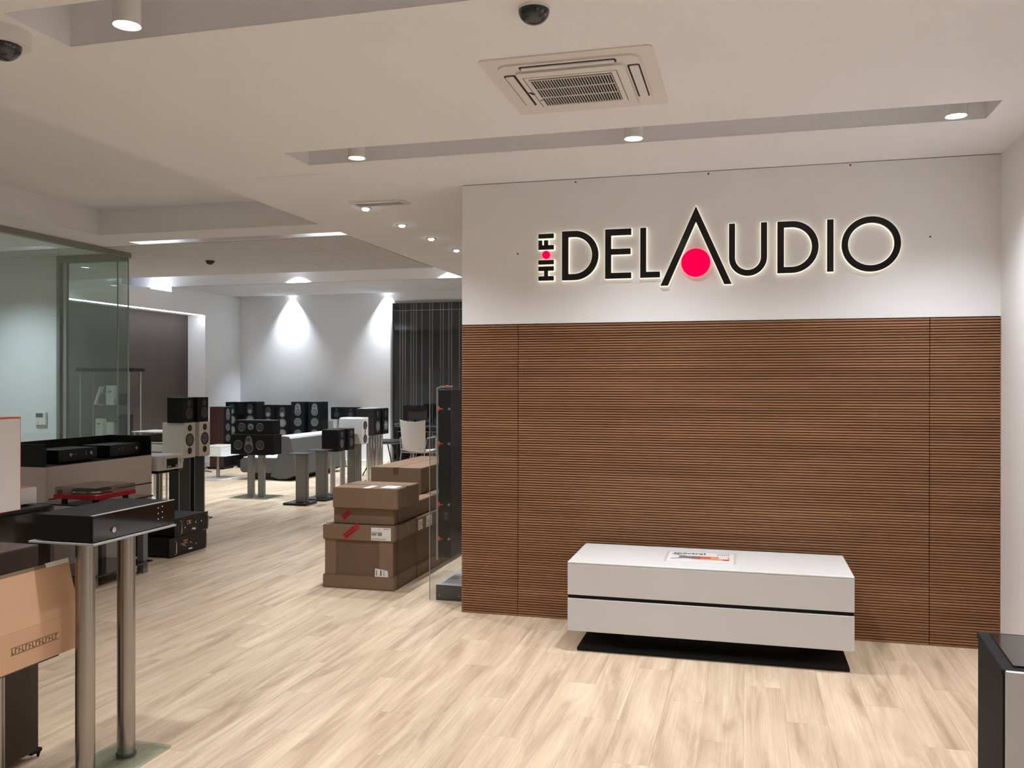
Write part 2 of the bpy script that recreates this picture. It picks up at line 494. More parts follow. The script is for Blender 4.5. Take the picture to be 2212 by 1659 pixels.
# floor: slab plus planks
floor = struct(MB().box(XL - 0.5, XR + 0.2, YF - 0.2, YB + 0.1, -0.12, -0.006).build('floor', 'subfloor'))
planks = []
nrow0 = int(math.floor((XL + 10.0) / PLW)); nrow1 = int(math.floor((XR + 10.0) / PLW))
for r_ in range(nrow0, nrow1 + 1):
    off = ((r_ * 0.37) % 1.0) * PLL
    c0 = int(math.floor((YF + 10 + off) / PLL)); c1 = int(math.floor((YB + 10 + off) / PLL))
    for c_ in range(c0, c1 + 1):
        x0 = max(r_ * PLW - 10, XL); x1 = min((r_ + 1) * PLW - 10, XR)
        y0 = max(c_ * PLL - off - 10, YF); y1 = min((c_ + 1) * PLL - off - 10, YB)
        if x1 - x0 > 0.01 and y1 - y0 > 0.02:
            planks.append((x0, x1, y0, y1))
def seen(p):
    cx_, cy_ = (p[0] + p[1]) / 2, (p[2] + p[3]) / 2
    dx = cx_ * math.cos(R(14.93)) + cy_ * math.sin(R(14.93))
    dz = -cx_ * math.sin(R(14.93)) + cy_ * math.cos(R(14.93))
    ok = dz > 3.0 and abs(dx) < dz * 0.66 and not (cx_ > -1.8 and cy_ > 5.75) and not (cx_ < -6.15 and cy_ < 7.6)
    return ok, dz
vis = sorted([p for p in planks if seen(p)[0]], key=lambda p: seen(p)[1])[:300]
visset = set(vis)
def plank_geo(mb, x0, x1, y0, y1):
    g = 0.0003
    mb.box(x0 + g, x1 - g, y0 + g, y1 - g, -0.006, 0.0)
cache = {}
for p in vis:
    k = (round(p[1] - p[0], 4), round(p[3] - p[2], 4))
    if k not in cache:
        mb = MB(); mb.box(-k[0] / 2 + .0003, k[0] / 2 - .0003, -k[1] / 2 + .0003, k[1] / 2 - .0003, -0.006, 0.0)
        cache[k] = mb.mesh('plank', 'plank')
    part_of(cache[k], 'plank', floor, ((p[0] + p[1]) / 2, (p[2] + p[3]) / 2, 0))
mb = MB()
for p in planks:
    if p not in visset: plank_geo(mb, *p)
far = mb.build('plank_field', 'plank', floor); far['kind'] = 'stuff'

# walls
struct(MB().box(XR, XR + 0.15, YF, YB, 0, 3.2).build('wall_right', 'wall'))
struct(MB().box(XL - 0.5, XR + 0.15, YF - 0.15, YF, 0, 3.2).build('wall_rear', 'wall'))
wl = MB()
wl.box(XL - 0.15, XL, YF, 8.0, 0, 3.1)
wl.box(XL - 0.42, XL, 14.0, YB, 0, 3.19)
wl.box(XL - 0.42, XL, 8.0, 14.0, 2.77, 3.1)
wl.box(XL - 0.42, XL, 13.03, 14.0, 3.1, 3.19)
wl.box(XL - 0.42, XL, 7.9, 8.0, 0, 2.77)
wall_left = struct(wl.build('wall_left', 'coolwall'))
MB().box(XL - 0.42, XL - 0.36, 8.0, 14.0, 0, 2.77).build('niche_panel', 'curtain', wall_left)
MB().box(XL - 0.05, XL - 0.02, 8.05, 13.95, 2.758, 2.77).build('led_strip', 'ledstrip', wall_left)
wb = MB()
wb.box(XL - 0.42, -6.36, YB, YB + 0.15, 0, 3.25)
wb.box(-6.36, XR + 0.15, YB, YB + 0.15, 3.06, 3.25)
wall_back = struct(wb.build('wall_back', 'coolwall'))
struct(MB().box(XL, -6.40, YB - 0.015, YB, 0, 0.11, 0.004).build('baseboard_back', 'white'))
struct(MB().box(XL, XL + 0.015, 14.0, YB - 0.016, 0, 0.11, 0.004).build('baseboard_left', 'white'))
wg = struct(MB().box(XL, -7.02, 7.76, 7.86, 0, CZ).build('wall_room', 'coolwall'))

# sign wall: core, white board above, slatted walnut below
wp = struct(MB().box(-1.86, XR, 5.70, 5.86, 0, CZ).build('wall_partition', 'wall'))
MB().box(-1.86, XR, 5.662, 5.70, 1.942, CZ - 0.004).build('upper_board', 'wall', wp)
for (sx, sz) in ((-1.081, 2.862), (-0.234, 2.866), (0.604, 2.868), (-1.471, 2.408), (1.048, 2.417)):
    MB().cyl((sx, 5.6625, sz), 0.006, -0.002, 'y', 8).build('screw_head', 'darkgrey', wp)
NS = 118
pit = 1.938 / NS
for (x0, x1) in ((-1.86, -1.469), (-1.465, 1.044), (1.048, XR)):
    pn = MB().box(x0, x1, 5.676, 5.70, 0.0, 1.938).build('slat_panel', 'slatback', wp)
    w = x1 - x0
    ms = MB().box(-w / 2, w / 2, -0.009, 0.009, -pit / 2 + 0.0027, pit / 2 - 0.0027).mesh('slat', 'slat')
    for k in range(NS):
        part_of(ms, 'slat', pn, ((x0 + x1) / 2, 5.667, (k + 0.5) * pit))

# ceiling with recesses
holes = [(-2.6, 1.165, 4.60, 4.90), (-2.6, 1.165, 2.60, 2.93), (-2.6, 1.165, 0.62, 0.95),
         (-5.68, -3.48, 1.2, 6.74), (-5.68, -3.48, 7.14, 7.30), (-10.5, -3.48, 9.58, YB)]
X0, X1, Y0, Y1 = -10.5, XR + 0.1, YF - 0.1, YB + 0.1
xs = sorted({X0, X1, *[h[0] for h in holes], *[h[1] for h in holes]})
ys = sorted({Y0, Y1, *[h[2] for h in holes], *[h[3] for h in holes]})
mb = MB()
for i in range(len(xs) - 1):
    for j in range(len(ys) - 1):
        mx_, my_ = (xs[i] + xs[i + 1]) / 2, (ys[j] + ys[j + 1]) / 2
        if any(h[0] < mx_ < h[1] and h[2] < my_ < h[3] for h in holes): continue
        mb.quad((xs[i], ys[j], CZ), (xs[i + 1], ys[j], CZ), (xs[i + 1], ys[j + 1], CZ), (xs[i], ys[j + 1], CZ))
bmesh.ops.remove_doubles(mb.bm, verts=mb.bm.verts, dist=1e-4)
ceiling = struct(mb.build('ceiling', 'ceil'))
def recess(x0, x1, y0, y1, zt, name='ceiling_cove'):
    t = 0.02
    m = MB()
    m.box(x0 - t, x0, y0 - t, y1 + t, CZ + .001, zt + t); m.box(x1, x1 + t, y0 - t, y1 + t, CZ + .001, zt + t)
    m.box(x0, x1, y0 - t, y0, CZ + .001, zt + t); m.box(x0, x1, y1, y1 + t, CZ + .001, zt + t)
    m.box(x0, x1, y0, y1, zt, zt + t)
    return m.build(name, 'ceil', ceiling)
recess(*holes[0], 3.09); recess(*holes[1], 3.09); recess(*holes[2], 3.09)
recess(*holes[3], 3.112, 'ceiling_tray')
recess(*holes[4], 3.06)
m = MB()
BT = 3.62
m.box(-10.5, -3.48, 9.56, 9.58, CZ + 0.001, BT)
m.box(-3.48, -3.46, 9.58, YB, CZ + 0.001, BT)
m.box(-10.52, -10.5, 9.58, 13.05, CZ, BT)
m.box(-10.5, -3.48, 9.58, 13.05, BT, BT + 0.02)
m.box(-10.5, -3.48, 13.03, 13.05, 3.19, BT)
m.box(-10.5, -3.48, 13.05, 14.88, 3.19, 3.21)
m.box(-10.5, -3.48, 14.86, 14.88, 3.21, 3.42)
m.box(-10.5, -3.48, 14.88, YB + 0.1, 3.42, 3.44)
m.build('raised_bay', 'ceil', ceiling)
# perforated tiles
tl = 0.6
tmesh = MB().box(-tl / 2 + 0.003, tl / 2 - 0.003, -0.372 + 0.003, 0.372 - 0.003, -0.006, 0.0).mesh('ceiling_tile', 'perf')
for i in range(10):
    for j in range(3):
        part_of(tmesh, 'ceiling_tile', ceiling, (-3.49 - tl * (i + 0.5), 7.34 + 0.744 * (j + 0.5), CZ))
tmesh2 = MB().box(-tl / 2 + 0.003, tl / 2 - 0.003, -0.3 + 0.003, 0.3 - 0.003, -0.006, 0.0).mesh('ceiling_tile', 'perf')
for i in range(10):
    for j in range(3):
        part_of(tmesh2, 'ceiling_tile', ceiling, (-3.49 - tl * (i + 0.5), 13.06 + 0.6 * (j + 0.5), 3.19))
MB().box(-3.09, -2.50, 5.12, 5.74, CZ - 0.0025, CZ).build('access_panel', 'ceil', ceiling)

# glass partition (room on the far side of the counter)
wgl = struct(MB().box(-6.18, -6.12, 2.2, 7.74, 2.83, CZ).build('wall_glass', 'rail'))
for (a, b) in ((2.2, 4.5), (4.505, 6.78), (6.785, 7.572), (7.578, 7.73)):
    MB().box(-6.156, -6.144, a, b, 0.0, 2.83).build('pane', 'glassroom', wgl)
for yy in (7.572, 7.727):
    MB().box(-6.157, -6.143, yy, yy + 0.006, 0.0, 2.83).build('pane_edge', 'acrylicedge', wgl)
MB().box(-7.02, -6.18, 7.71, 7.76, 2.80, CZ).build('top_rail', 'rail', wgl)
MB().box(-7.02, -6.98, 7.71, 7.76, 0, 2.80).build('door_post', 'rail', wgl)
MB().box(-6.93, -6.90, 7.715, 7.755, 0, 2.80).build('door_post', 'alu', wgl)
MB().box(-6.90, -6.18, 7.73, 7.742, 0.0, 2.80).build('pane', 'glassroom', wgl)
MB().box(-6.98, -6.93, 7.73, 7.742, 0.0, 2.80).build('pane', 'glassroom', wgl)

# glazed end wall
win = struct(MB().box(-6.36, -3.3, YB - 0.02, YB + 0.06, 3.02, 3.06).build('window_1', 'rail'))
MB().box(-6.36, -6.325, YB - 0.02, YB + 0.06, 0, 3.02).build('window_frame', 'rail', win)
MB().box(-4.80, -4.765, YB, YB + 0.06, 0, 3.02).build('window_frame', 'rail', win)
MB().box(-6.325, -4.80, YB + 0.03, YB + 0.042, 0, 3.02).build('pane', 'glasswin', win)
MB().box(-4.765, -3.3, YB + 0.03, YB + 0.042, 0, 3.02).build('pane', 'glasswin', win)
struct(MB().box(-3.3, XR + 0.1, YB, YB + 0.15, 0, 3.06).build('wall_end', 'coolwall'))
struct(MB().box(-8.2, -2.0, 16.9, 17.0, -0.1, 3.6).build('wall_outside', 'night'))
bl = thing('vertical_blind', 'pale vertical blind strips hanging behind the dark window', 'blind', (-6.4, 15.245, 3.02))
MB().box(0.06, 3.0, -0.02, 0.02, 0, 0.04).build('head_rail', 'darkgrey', bl)
for sx in (-6.436, -6.316, -6.261, -6.206, -6.095, -6.043, -5.988, -5.877, -5.721, -5.667, -5.509, -5.455, -5.346, -5.291, -5.137, -4.98, -4.9, -4.6, -4.3, -4.1):
    MB().box(-0.008, 0.008, -0.004, 0.004, -2.96, 0.0).build('strip', 'strip', bl, ((sx + 6.4) * .985 + .1, 0, 0))

# ------------------------------------------------------------------ lamps
def downlight(x, y, label, k=1.0):
    t = thing('cylinder_downlight', label, 'ceiling light', (x, y, 2.865), 0, 'cylinder downlights in the ceiling slots')
    MB().lathe([(0.044, 0.004), (0.05, 0.0), (0.05, 0.225), (0.0, 0.225)], 24).build('housing', 'white', t)
    MB().cyl((0, 0, 0.004), 0.046, 0.006, 'z', 24).build('lens', 'lampglow', t)
    lamp_light('beam', (0, 0, -0.004), t, P_DOWN * k, WARM, R(126), 1.0, 0.05)
for (x, wh) in ((-2.21, 'at the doorway end of'), (-0.59, 'in the middle of'), (0.995, 'by the white side wall in')):
    downlight(x, 4.75, 'lit cylinder downlight %s the slot above the sign wall' % wh, 1.4)
for (x, wh) in ((-2.21, 'next to the half hidden dome camera'), (-0.59, 'in the middle of the slot before the air unit'), (0.995, 'by the side wall in the slot before the air unit')):
    downlight(x, 2.77, 'lit white cylinder downlight %s' % wh)
for (x, wh) in ((-2.21, 'farthest from the side wall'), (-0.59, 'in its middle'), (0.995, 'by the side wall')):  # row added behind the camera to brighten the room by bounce
    downlight(x, 0.785, 'added unseen fill downlight in the shop front slot %s' % wh)
for (y, wh) in ((1.6, 'near the shop front'), (2.75, 'nearer the turntable rack')):  # unseen lamps added to brighten the counter side of the room
    t = thing('tray_fill_lamp', 'added unseen fill lamp in the large ceiling tray %s' % wh, 'ceiling light', (-4.6, y, 3.112), 0, 'added fill lamps in the ceiling tray')
    MB().lathe([(0.0, -.06), (.10, -.06), (.11, -.05), (.11, 0)], 28).build('housing', 'white', t)
    MB().cyl((0, 0, -.064), .095, .004, 'z', 28).build('lens', 'lampglow', t)
    lamp_light('beam', (0, 0, -.07), t, 34.0, WARM, R(150), 1.0, 0.09)
for k, y in enumerate((6.22, 6.954, 7.669, 8.401)):
    t = thing('recessed_spot', '%s small bright recessed spot counted from the ceiling air vent' % ('first', 'second', 'third', 'fourth')[k],
              'ceiling light', (-2.82, y, CZ), 0, 'row of recessed spots over the corridor')
    MB().lathe([(0.030, -0.006), (0.046, -0.005), (0.048, 0.0), (0.030, 0.0)], 20).build('bezel', 'alu', t)
    MB().lathe([(0.0, -0.022), (0.02, -0.018), (0.03, -0.004), (0.03, 0.0)], 16).build('bulb', 'lampcool', t)
    lamp_light('beam', (0, 0, -0.03), t, P_SMALL, (0.90, 0.94, 1.0), R(100), 1.0, 0.03)
for k, x in enumerate((-5.45, -3.66)):
    t = thing('slot_lamp', 'lamp in the narrow ceiling slot at its %s end' % ('glass partition', 'corridor')[k], 'ceiling light', (x, 7.20, 3.0), 0, 'lamps in the narrow slot')
    MB().box(-.20, .20, -.02, .02, .012, .06, .003).build('housing', 'white', t)
    MB().box(-.19, .19, -.015, .015, 0, .012).build('lens', 'tubeglow', t)
for k, x in enumerate((-9.75, -7.1, -4.45)):
    t = thing('bay_lamp', 'lamp in the raised ceiling bay %s' % ('above the dark niche', 'between the niche and the corridor', 'beside the corridor ceiling edge')[k],
              'ceiling light', (x, 12.80, 3.48), 0, 'lamps in the raised bay')
    MB().cyl((0, 0, 0), 0.06, BT - 3.48, 'z', 20).build('housing', 'white', t)
    MB().cyl((0, 0, -0.004), 0.052, 0.004, 'z', 20).build('lens', 'lampcool', t)
    lamp_light('beam', (0, 0, -0.01), t, P_BAY, COOL, R(104), 0.45, 0.05)
for k, x in enumerate((-8.38, -6.42, -4.6)):
    t = thing('wall_washer', 'wall washer lamp above the far wall %s' % ('corner', 'beside the window edge', 'over the window')[k], 'ceiling light', (x, 15.075, 3.26), 0, 'wall washers at the far wall')
    MB().cyl((0, 0, 0), 0.05, 0.16, 'z', 20).build('housing', 'white', t)
    MB().cyl((0, 0, -0.004), 0.042, 0.004, 'z', 20).build('lens', 'lampcool', t)
    lamp_light('beam', (0, 0, -0.01), t, P_WASH, COOL, R(80), 0.9, 0.04)
for k, (x, y) in enumerate(((-7.4, 6.9), (-8.4, 5.2))):
    t = thing('room_spot', 'recessed spot in the glazed room ceiling %s' % ('by the thermostat wall', 'further from the thermostat wall')[k], 'ceiling light', (x, y, CZ), 0, 'spots in the glazed room')
    MB().lathe([(0.045, -0.006), (0.062, -0.005), (0.064, 0.0), (0.045, 0.0)], 20).build('bezel', 'white', t)
    MB().cyl((0, 0, -0.004), 0.045, 0.004, 'z', 20).build('lens', 'lampcool', t)
    lamp_light('beam', (0, 0, -0.012), t, 130.0, COOL, R(130), 1.0, 0.05)
# two unseen bay lamps added to brighten the middle of the showroom
for k, (x, y) in enumerate(((-6.3, 10.3), (-8.6, 10.3))):
    t = thing('bay_lamp', 'added unseen fill lamp in the raised ceiling bay just past its near edge %s' % ('over the speaker stands', 'over the rack')[k], 'ceiling light', (x, y, 3.48), 0, 'lamps in the raised bay')
    MB().cyl((0, 0, 0), 0.06, BT - 3.48, 'z', 20).build('housing', 'white', t)
    MB().cyl((0, 0, -0.004), 0.052, 0.004, 'z', 20).build('lens', 'lampcool', t)
    lamp_light('beam', (0, 0, -0.01), t, 250.0, COOL, R(130), 1.0, 0.05)

# ------------------------------------------------------------------ illuminated sign
sign = thing('illuminated_sign', 'halo lit black lettering HI-FI DELAUDIO with red discs above the slats', 'sign', (0, 5.662, 2.22))
def offset(pts, d):
    n = len(pts)
    A = sum(pts[i][0] * pts[(i + 1) % n][1] - pts[(i + 1) % n][0] * pts[i][1] for i in range(n))
    sg = 1 if A > 0 else -1
    out = []
    for i in range(n):
        p0, p1, p2 = Vector(pts[i - 1]), Vector(pts[i]), Vector(pts[(i + 1) % n])
        a = (p1 - p0).normalized(); b = (p2 - p1).normalized()
        na = Vector((a.y, -a.x)) * sg; nb = Vector((b.y, -b.x)) * sg
        k = na + nb
        if k.length < 1e-6: k = na
        k = k.normalized()
        c = max(0.45, k.dot(na))
        q = p1 + k * (d / c)
        out.append((q.x, q.y))
    return out
ZS = 2.22
def sh(pts): return [(p[0], p[1] - ZS) for p in pts]
HB = 0.004
def letter(name, outer, inner=None, face='signblack', glow='halo'):
    outer = sh(outer)
    if inner is not None:
        inner = sh(inner)
        o = MB().ring(outer, inner, -0.038, -0.024).build('letter', face, sign)
        MB().ring(offset(outer, HB), offset(inner, -HB), -0.024, -0.004).build('halo', glow, o)
    else:
        o = MB().prism(outer, -0.038, -0.024).build('letter', face, sign)
        MB().prism(offset(outer, HB), -0.024, -0.004).build('halo', glow, o)
    o['label'] = name
    return o
M['signblack'] = mat('sign_black_acrylic', (15, 17, 18), 0.12, spec=0.35)
def dee(x0, x1, z0, z1, sw):
    """outer and inner loops of a D of equal point count"""
    def loop(a, b, c, d, n=24):
        h = (d - c) / 2; xc = b - h * 0.98
        pts = [(a, c)]
        for k in range(n + 1):
            t = -PI / 2 + PI * k / n
            pts.append((xc + (b - xc) * math.cos(t), (c + d) / 2 + h * math.sin(t)))
        pts.append((a, d))
        return pts
    return loop(x0, x1, z0, z1), loop(x0 + sw, x1 - sw, z0 + sw * 0.95, z1 - sw * 0.95)
T, B_ = 2.538, 2.22
letter('black letter D', *dee(-1.164, -0.924, B_ - 0.002, T, 0.042))
letter('black letter E', [(-.881, B_), (-.713, B_), (-.713, 2.257), (-.842, 2.257), (-.842, 2.374), (-.717, 2.374), (-.717, 2.411), (-.842, 2.411), (-.842, 2.497), (-.713, 2.497), (-.713, T), (-.881, T)])
letter('black letter L', [(-.656, B_), (-.531, B_), (-.531, 2.257), (-.618, 2.257), (-.618, T), (-.656, T)])
letter('tall black letter A', [(-.528, 2.166), (-.481, 2.166), (-.308, 2.562), (-.135, 2.166), (-.090, 2.166), (-.308, 2.660)])
def uu(x0, x1, zb, zt, sw, n=20):
    xc = (x0 + x1) / 2; ro = (x1 - x0) / 2; ri = ro - sw
    pts = [(x0, zt)]
    for k in range(n + 1):
        a = PI + PI * k / n
        pts.append((xc + ro * math.cos(a), zb + ro + ro * math.sin(a)))
    pts += [(x1, zt), (x1 - sw, zt)]
    for k in range(n + 1):
        a = 2 * PI - PI * k / n
        pts.append((xc + ri * math.cos(a), zb + ro + ri * math.sin(a)))
    pts.append((x0 + sw, zt))
    return pts
letter('black letter U', uu(-0.107, 0.121, 2.213, T + 0.001, 0.037))
letter('black letter D', *dee(0.181, 0.421, B_ + 0.003, T + 0.001, 0.039))
letter('black letter I', [(.469, 2.224), (.506, 2.224), (.506, T + .001), (.469, T + .001)])
letter('black letter O', circ(.717, 2.382, .166, .165), circ(.717, 2.382, .129, .127))
letter('small letter H lying on its side', [(-1.322, 2.22), (-1.219, 2.22), (-1.219, 2.249), (-1.258, 2.249), (-1.258, 2.284), (-1.219, 2.284), (-1.219, 2.313), (-1.322, 2.313), (-1.322, 2.284), (-1.283, 2.284), (-1.283, 2.249), (-1.322, 2.249)])
letter('small letter I lying on its side', [(-1.322, 2.326), (-1.219, 2.326), (-1.219, 2.355), (-1.322, 2.355)])
letter('small letter F lying on its side', [(-1.322, 2.423), (-1.219, 2.423), (-1.219, 2.452), (-1.257, 2.452), (-1.257, 2.484), (-1.284, 2.484), (-1.284, 2.452), (-1.297, 2.452), (-1.297, 2.484), (-1.322, 2.484)])
letter('small letter I lying on its side', [(-1.322, 2.497), (-1.219, 2.497), (-1.219, 2.527), (-1.322, 2.527)])
M['halored'] = emission('halo_red', (255, 150, 140), 0.7)
letter('large red disc in the letter A', circ(-.309, 2.306, .089, .0885), None, 'signred', 'halored')
letter('small red dot between HI and FI', circ(-1.271, 2.389, .026, .026, 32), None, 'signred', 'halored')

# ------------------------------------------------------------------ things on the ceiling
# air unit: outer panel, raised centre, louvres, intake grille
ac = thing('ceiling_air_unit', 'square white ceiling air conditioner with central intake grille', 'air conditioner', (-0.722, 3.86, CZ))
def rrect(x0, x1, y0, y1, r, n=5):
    pts = []
    for (cx_, cy_, a0) in ((x1 - r, y1 - r, 0), (x0 + r, y1 - r, PI / 2), (x0 + r, y0 + r, PI), (x1 - r, y0 + r, 1.5 * PI)):
        for k in range(n + 1):
            a = a0 + PI / 2 * k / n
            pts.append((cx_ + r * math.cos(a), cy_ + r * math.sin(a)))
    return pts
MB().prism(rrect(-.361, .361, -.375, .375, .025), -0.006, 0.0, 'xy').build('panel', 'plastic', ac)
MB().prism(rrect(-.300, .300, -.312, .312, .05), -0.014, -0.006, 'xy').build('raised_panel', 'plastic', ac)
MB().prism(rrect(-.232, .232, -.245, .30, .02), -0.026, -0.014, 'xy').build('centre_panel', 'plastic', ac)
for (x0, x1, y0, y1) in ((-.205, .205, -.295, -.252), (-.205, .205, .304, .311), (-.292, -.24, -.21, .21), (.24, .292, -.21, .21)):
    MB().prism(rrect(x0, x1, y0, y1, .003 if y1 - y0 < .02 else .012), -0.0155, -0.014, 'xy').build('louvre_slot', 'platedark', ac)
for (x0, x1, y0, y1) in ((-.197, .197, -.287, -.258), (-.286, -.249, -.202, .202), (.249, .286, -.202, .202)):
    MB().prism(rrect(x0, x1, y0, y1, .008), -0.020, -0.0155, 'xy').build('louvre_flap', 'plastic', ac)
gx0, gx1, gy0, gy1 = -.186, .166, -.162, .185
MB().box(gx0 - .004, gx1 + .004, gy0 - .004, gy1 + .004, -0.0275, -0.026).build('grille_backing', 'platedark', ac)
m = MB()
for k in range(30):
    x = gx0 + (gx1 - gx0) * k / 29
    m.box(x - .0015, x + .0015, gy0, gy1, -0.031, -0.0275)
for k in range(4):
    y = gy0 + (gy1 - gy0) * k / 3
    m.box(gx0, gx1, y - .002, y + .002, -0.032, -0.0275)
g = m.build('grille_bars', 'plastic', ac); g['kind'] = 'stuff'
m = MB()
for (x0, x1, y0, y1) in ((-.212, .195, -.192, -.188), (.191, .195, -.192, .21), (-.212, -.208, -.192, .21)):
    m.box(x0, x1, y0, y1, -0.0265, -0.026)
m.build('panel_seam', 'midgrey', ac)
for (x, y) in ((-.222, .0), (-.214, .018)):
    MB().cyl((x, y, -0.0275), 0.009, 0.0015, 'z', 12).build('sensor', 'platedark', ac)
MB().box(-.205, -.188, .11, .116, -0.027, -0.026).build('sensor', 'platedark', ac)
def dome_camera(name, label, loc, rb, hb, rd, base='white'):
    t = thing(name, label, 'camera', loc, 0, 'dome cameras on the ceiling')
    MB().lathe([(0, -hb), (rb * 0.97, -hb), (rb, -hb * 0.8), (rb, 0), (0, 0)], 32).build('base', base, t)
    n = 8
    MB().lathe([(rd * math.cos(PI / 2 * k / n), -hb - rd * 0.85 * math.sin(PI / 2 * k / n)) for k in range(n)] + [(0, -hb - rd * .85)], 32).build('dome', 'domeshade', t)
    return t
dome_camera('dome_camera', 'dark dome camera on a thin white base beside the air unit', (-0.733, 3.045, CZ), 0.056, 0.012, 0.056)
d2 = dome_camera('dome_camera', 'dome camera with deep white base near the end of the ceiling slot', (-2.735, 2.735, CZ), 0.098, 0.055, 0.066, 'plastic')
for a in (0.2, 1.3, 2.4, -0.9, -1.9):
    MB().cyl((.092 * math.cos(a), .092 * math.sin(a), -.05), .004, .012, 'z', 8).build('screw', 'darkgrey', d2)
dome_camera('dome_camera', 'tiny black dome sensor on the perforated ceiling tiles', (-5.66, 8.43, CZ - .006), 0.052, 0.008, 0.046, 'darkgrey')
vt = thing('ceiling_vent', 'rectangular white slatted air vent beside the first recessed spot', 'vent', (-2.63, 6.05, CZ))
MB().ring([(-.21, -.08), (.21, -.08), (.21, .08), (-.21, .08)], [(-.18, -.052), (.18, -.052), (.18, .052), (-.18, .052)], -0.014, 0, 'xy').build('frame', 'white', vt)
MB().box(-.18, .18, -.052, .052, -0.002, 0).build('backing', 'midgrey', vt)
for k in range(5):
    MB().box(-.18, .18, -.008, .008, -.001, .001, mtx=Matrix.Translation((0, -.042 + .021 * k, -.008)) @ Matrix.Rotation(R(35), 4, 'X')).build('slat', 'white', vt)

# ------------------------------------------------------------------ sideboard and brochure
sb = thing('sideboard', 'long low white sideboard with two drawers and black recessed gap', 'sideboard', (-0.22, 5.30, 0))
hw, y0, y1 = 0.778, -0.305, 0.30
MB().box(-hw + .05, hw - .02, y0 + .03, y1 - .02, 0, .02, .002).build('base_plate', 'blackmatte', sb)  # thin black sheet filling the dark outline on the floor below
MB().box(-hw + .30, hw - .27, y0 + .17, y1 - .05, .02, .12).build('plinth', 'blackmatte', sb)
MB().box(-hw + .003, hw - .003, y0 + .02, y1, .12, .5075).build('carcass', 'white', sb)
MB().box(-hw, hw, y0, y1 + .0, .509, .518, .0015).build('top_panel', 'white', sb)
MB().box(-hw, hw, y0, y0 + .019, .328, .507, .0015).build('drawer_front', 'whitefront', sb)
MB().box(-hw, hw, y0, y0 + .019, .120, .307, .0015).build('drawer_front', 'whitefront', sb)
MB().box(-hw + .002, hw - .002, y0 + .012, y0 + .0195, .307, .328).build('shadow_gap', 'blackmatte', sb)
br = thing('brochure', 'clear sleeve with spectral furniture brochure lying on the white sideboard', 'brochure', (-0.26, 5.31, .518))
MB().box(-.19, .19, -.155, .145, 0, .003, .001).build('sheet', 'paper', br)
MB().box(-.205, .205, -.17, .155, .003, .0045).build('sleeve', 'sleeve', br)
text_mesh('print_title', 'spectral', .075, 'ink', br, (-.165, .075, .0032), (0, 0, 0), .0002, .0016, .80)
MB().box(-.055, .165, -.075, .03, .003, .0034).build('print_picture', 'orangeink', br)
MB().box(-.125, .0, -.055, .015, .003, .0036).build('print_picture', 'greyink', br)
MB().box(-.01, .06, -.04, .0, .003, .0038).build('print_picture', 'redink', br)
MB().box(.105, .155, -.03, .02, .003, .0037).build('print_picture', 'paper', br)
MB().box(.130, .165, -.075, -.045, .003, .0038).build('print_picture', 'redink', br)
m = MB()
m.box(-.16, -.06, -.012, .0, .003, .0037, mtx=Matrix.Translation((-.03, .0, 0)) @ Matrix.Rotation(R(28), 4, 'Z'))
m.box(-.16, -.05, -.012, .0, .003, .0037, mtx=Matrix.Translation((-.03, -.01, 0)) @ Matrix.Rotation(R(-30), 4, 'Z'))
m.build('print_picture', 'greyink', br)
m = MB()
for k in range(6): m.box(.095 + .012 * k, .099 + .012 * k, .075, .115, .003, .0034)
m.box(.09, .165, .093, .096, .003, .0034)
m.build('print_mark', 'greyink', br)

# ------------------------------------------------------------------ black and silver cabinet by the side wall
sw = thing('subwoofer', 'black cabinet with silver front and inset glass lid standing by the white side wall', 'speaker', (0.808, 3.18, 0), R(-4))
MB().box(0, .45, 0, .455, .02, .60, .002).build('cabinet', 'blackmatte', sw)
MB().box(-.004, .454, -.003, .459, .60, .62, .003).build('top_frame', 'blackmatte', sw)
MB().box(.035, .42, .03, .425, .62, .626, .002).build('lid', 'glassblack', sw)
MB().box(.006, .45, -.014, 0, .02, .618, .003).build('front_panel', 'alu', sw)
MB().cyl((.10, .06, .626), .004, .0006, 'z', 10).build('mark', 'led', sw)
for (x, y) in ((.04, .04), (.41, .04), (.04, .41), (.41, .41)):
    MB().cyl((x, y, 0), .02, .02, 'z', 12).build('foot', 'black', sw)

# ------------------------------------------------------------------ builders for hi-fi things
RX = Matrix.Rotation(PI / 2, 4, 'X')          # lathe axis +z -> local -y (towards the listener)
def fr(x, y, z): return Matrix.Translation((x, y, z)) @ RX
def woofer(t, x, y, z, r, cone='cone', rim='surround', seg=24):
    o = MB().lathe([(r * .80, .003), (r * .32, .0012), (r * .30, .0035), (r * .18, .0062), (0, .0075)], seg, fr(x, y, z)).build('woofer_cone', cone, t)
    MB().lathe([(r, 0), (r, .003), (r * .93, .0055), (r * .84, .0055), (r * .80, .003)], seg, fr(x, y, z)).build('surround', rim, o)
    return o
def tweeter(t, x, y, z, r, dome='conedark', rim='surround'):
    o = MB().lathe([(r * .45, .003), (r * .38, .0065), (r * .2, .009), (0, .0098)], 20, fr(x, y, z)).build('tweeter_dome', dome, t)
    MB().lathe([(r, 0), (r, .0035), (r * .9, .004), (r * .45, .003)], 20, fr(x, y, z)).build('faceplate', rim, o)
    return o
def port(t, x, y, z, r):
    return MB().lathe([(r, 0), (r, .002), (r * .85, .002), (r * .8, .0006), (0, .0006)], 20, fr(x, y, z)).build('bass_port', 'surround', t)
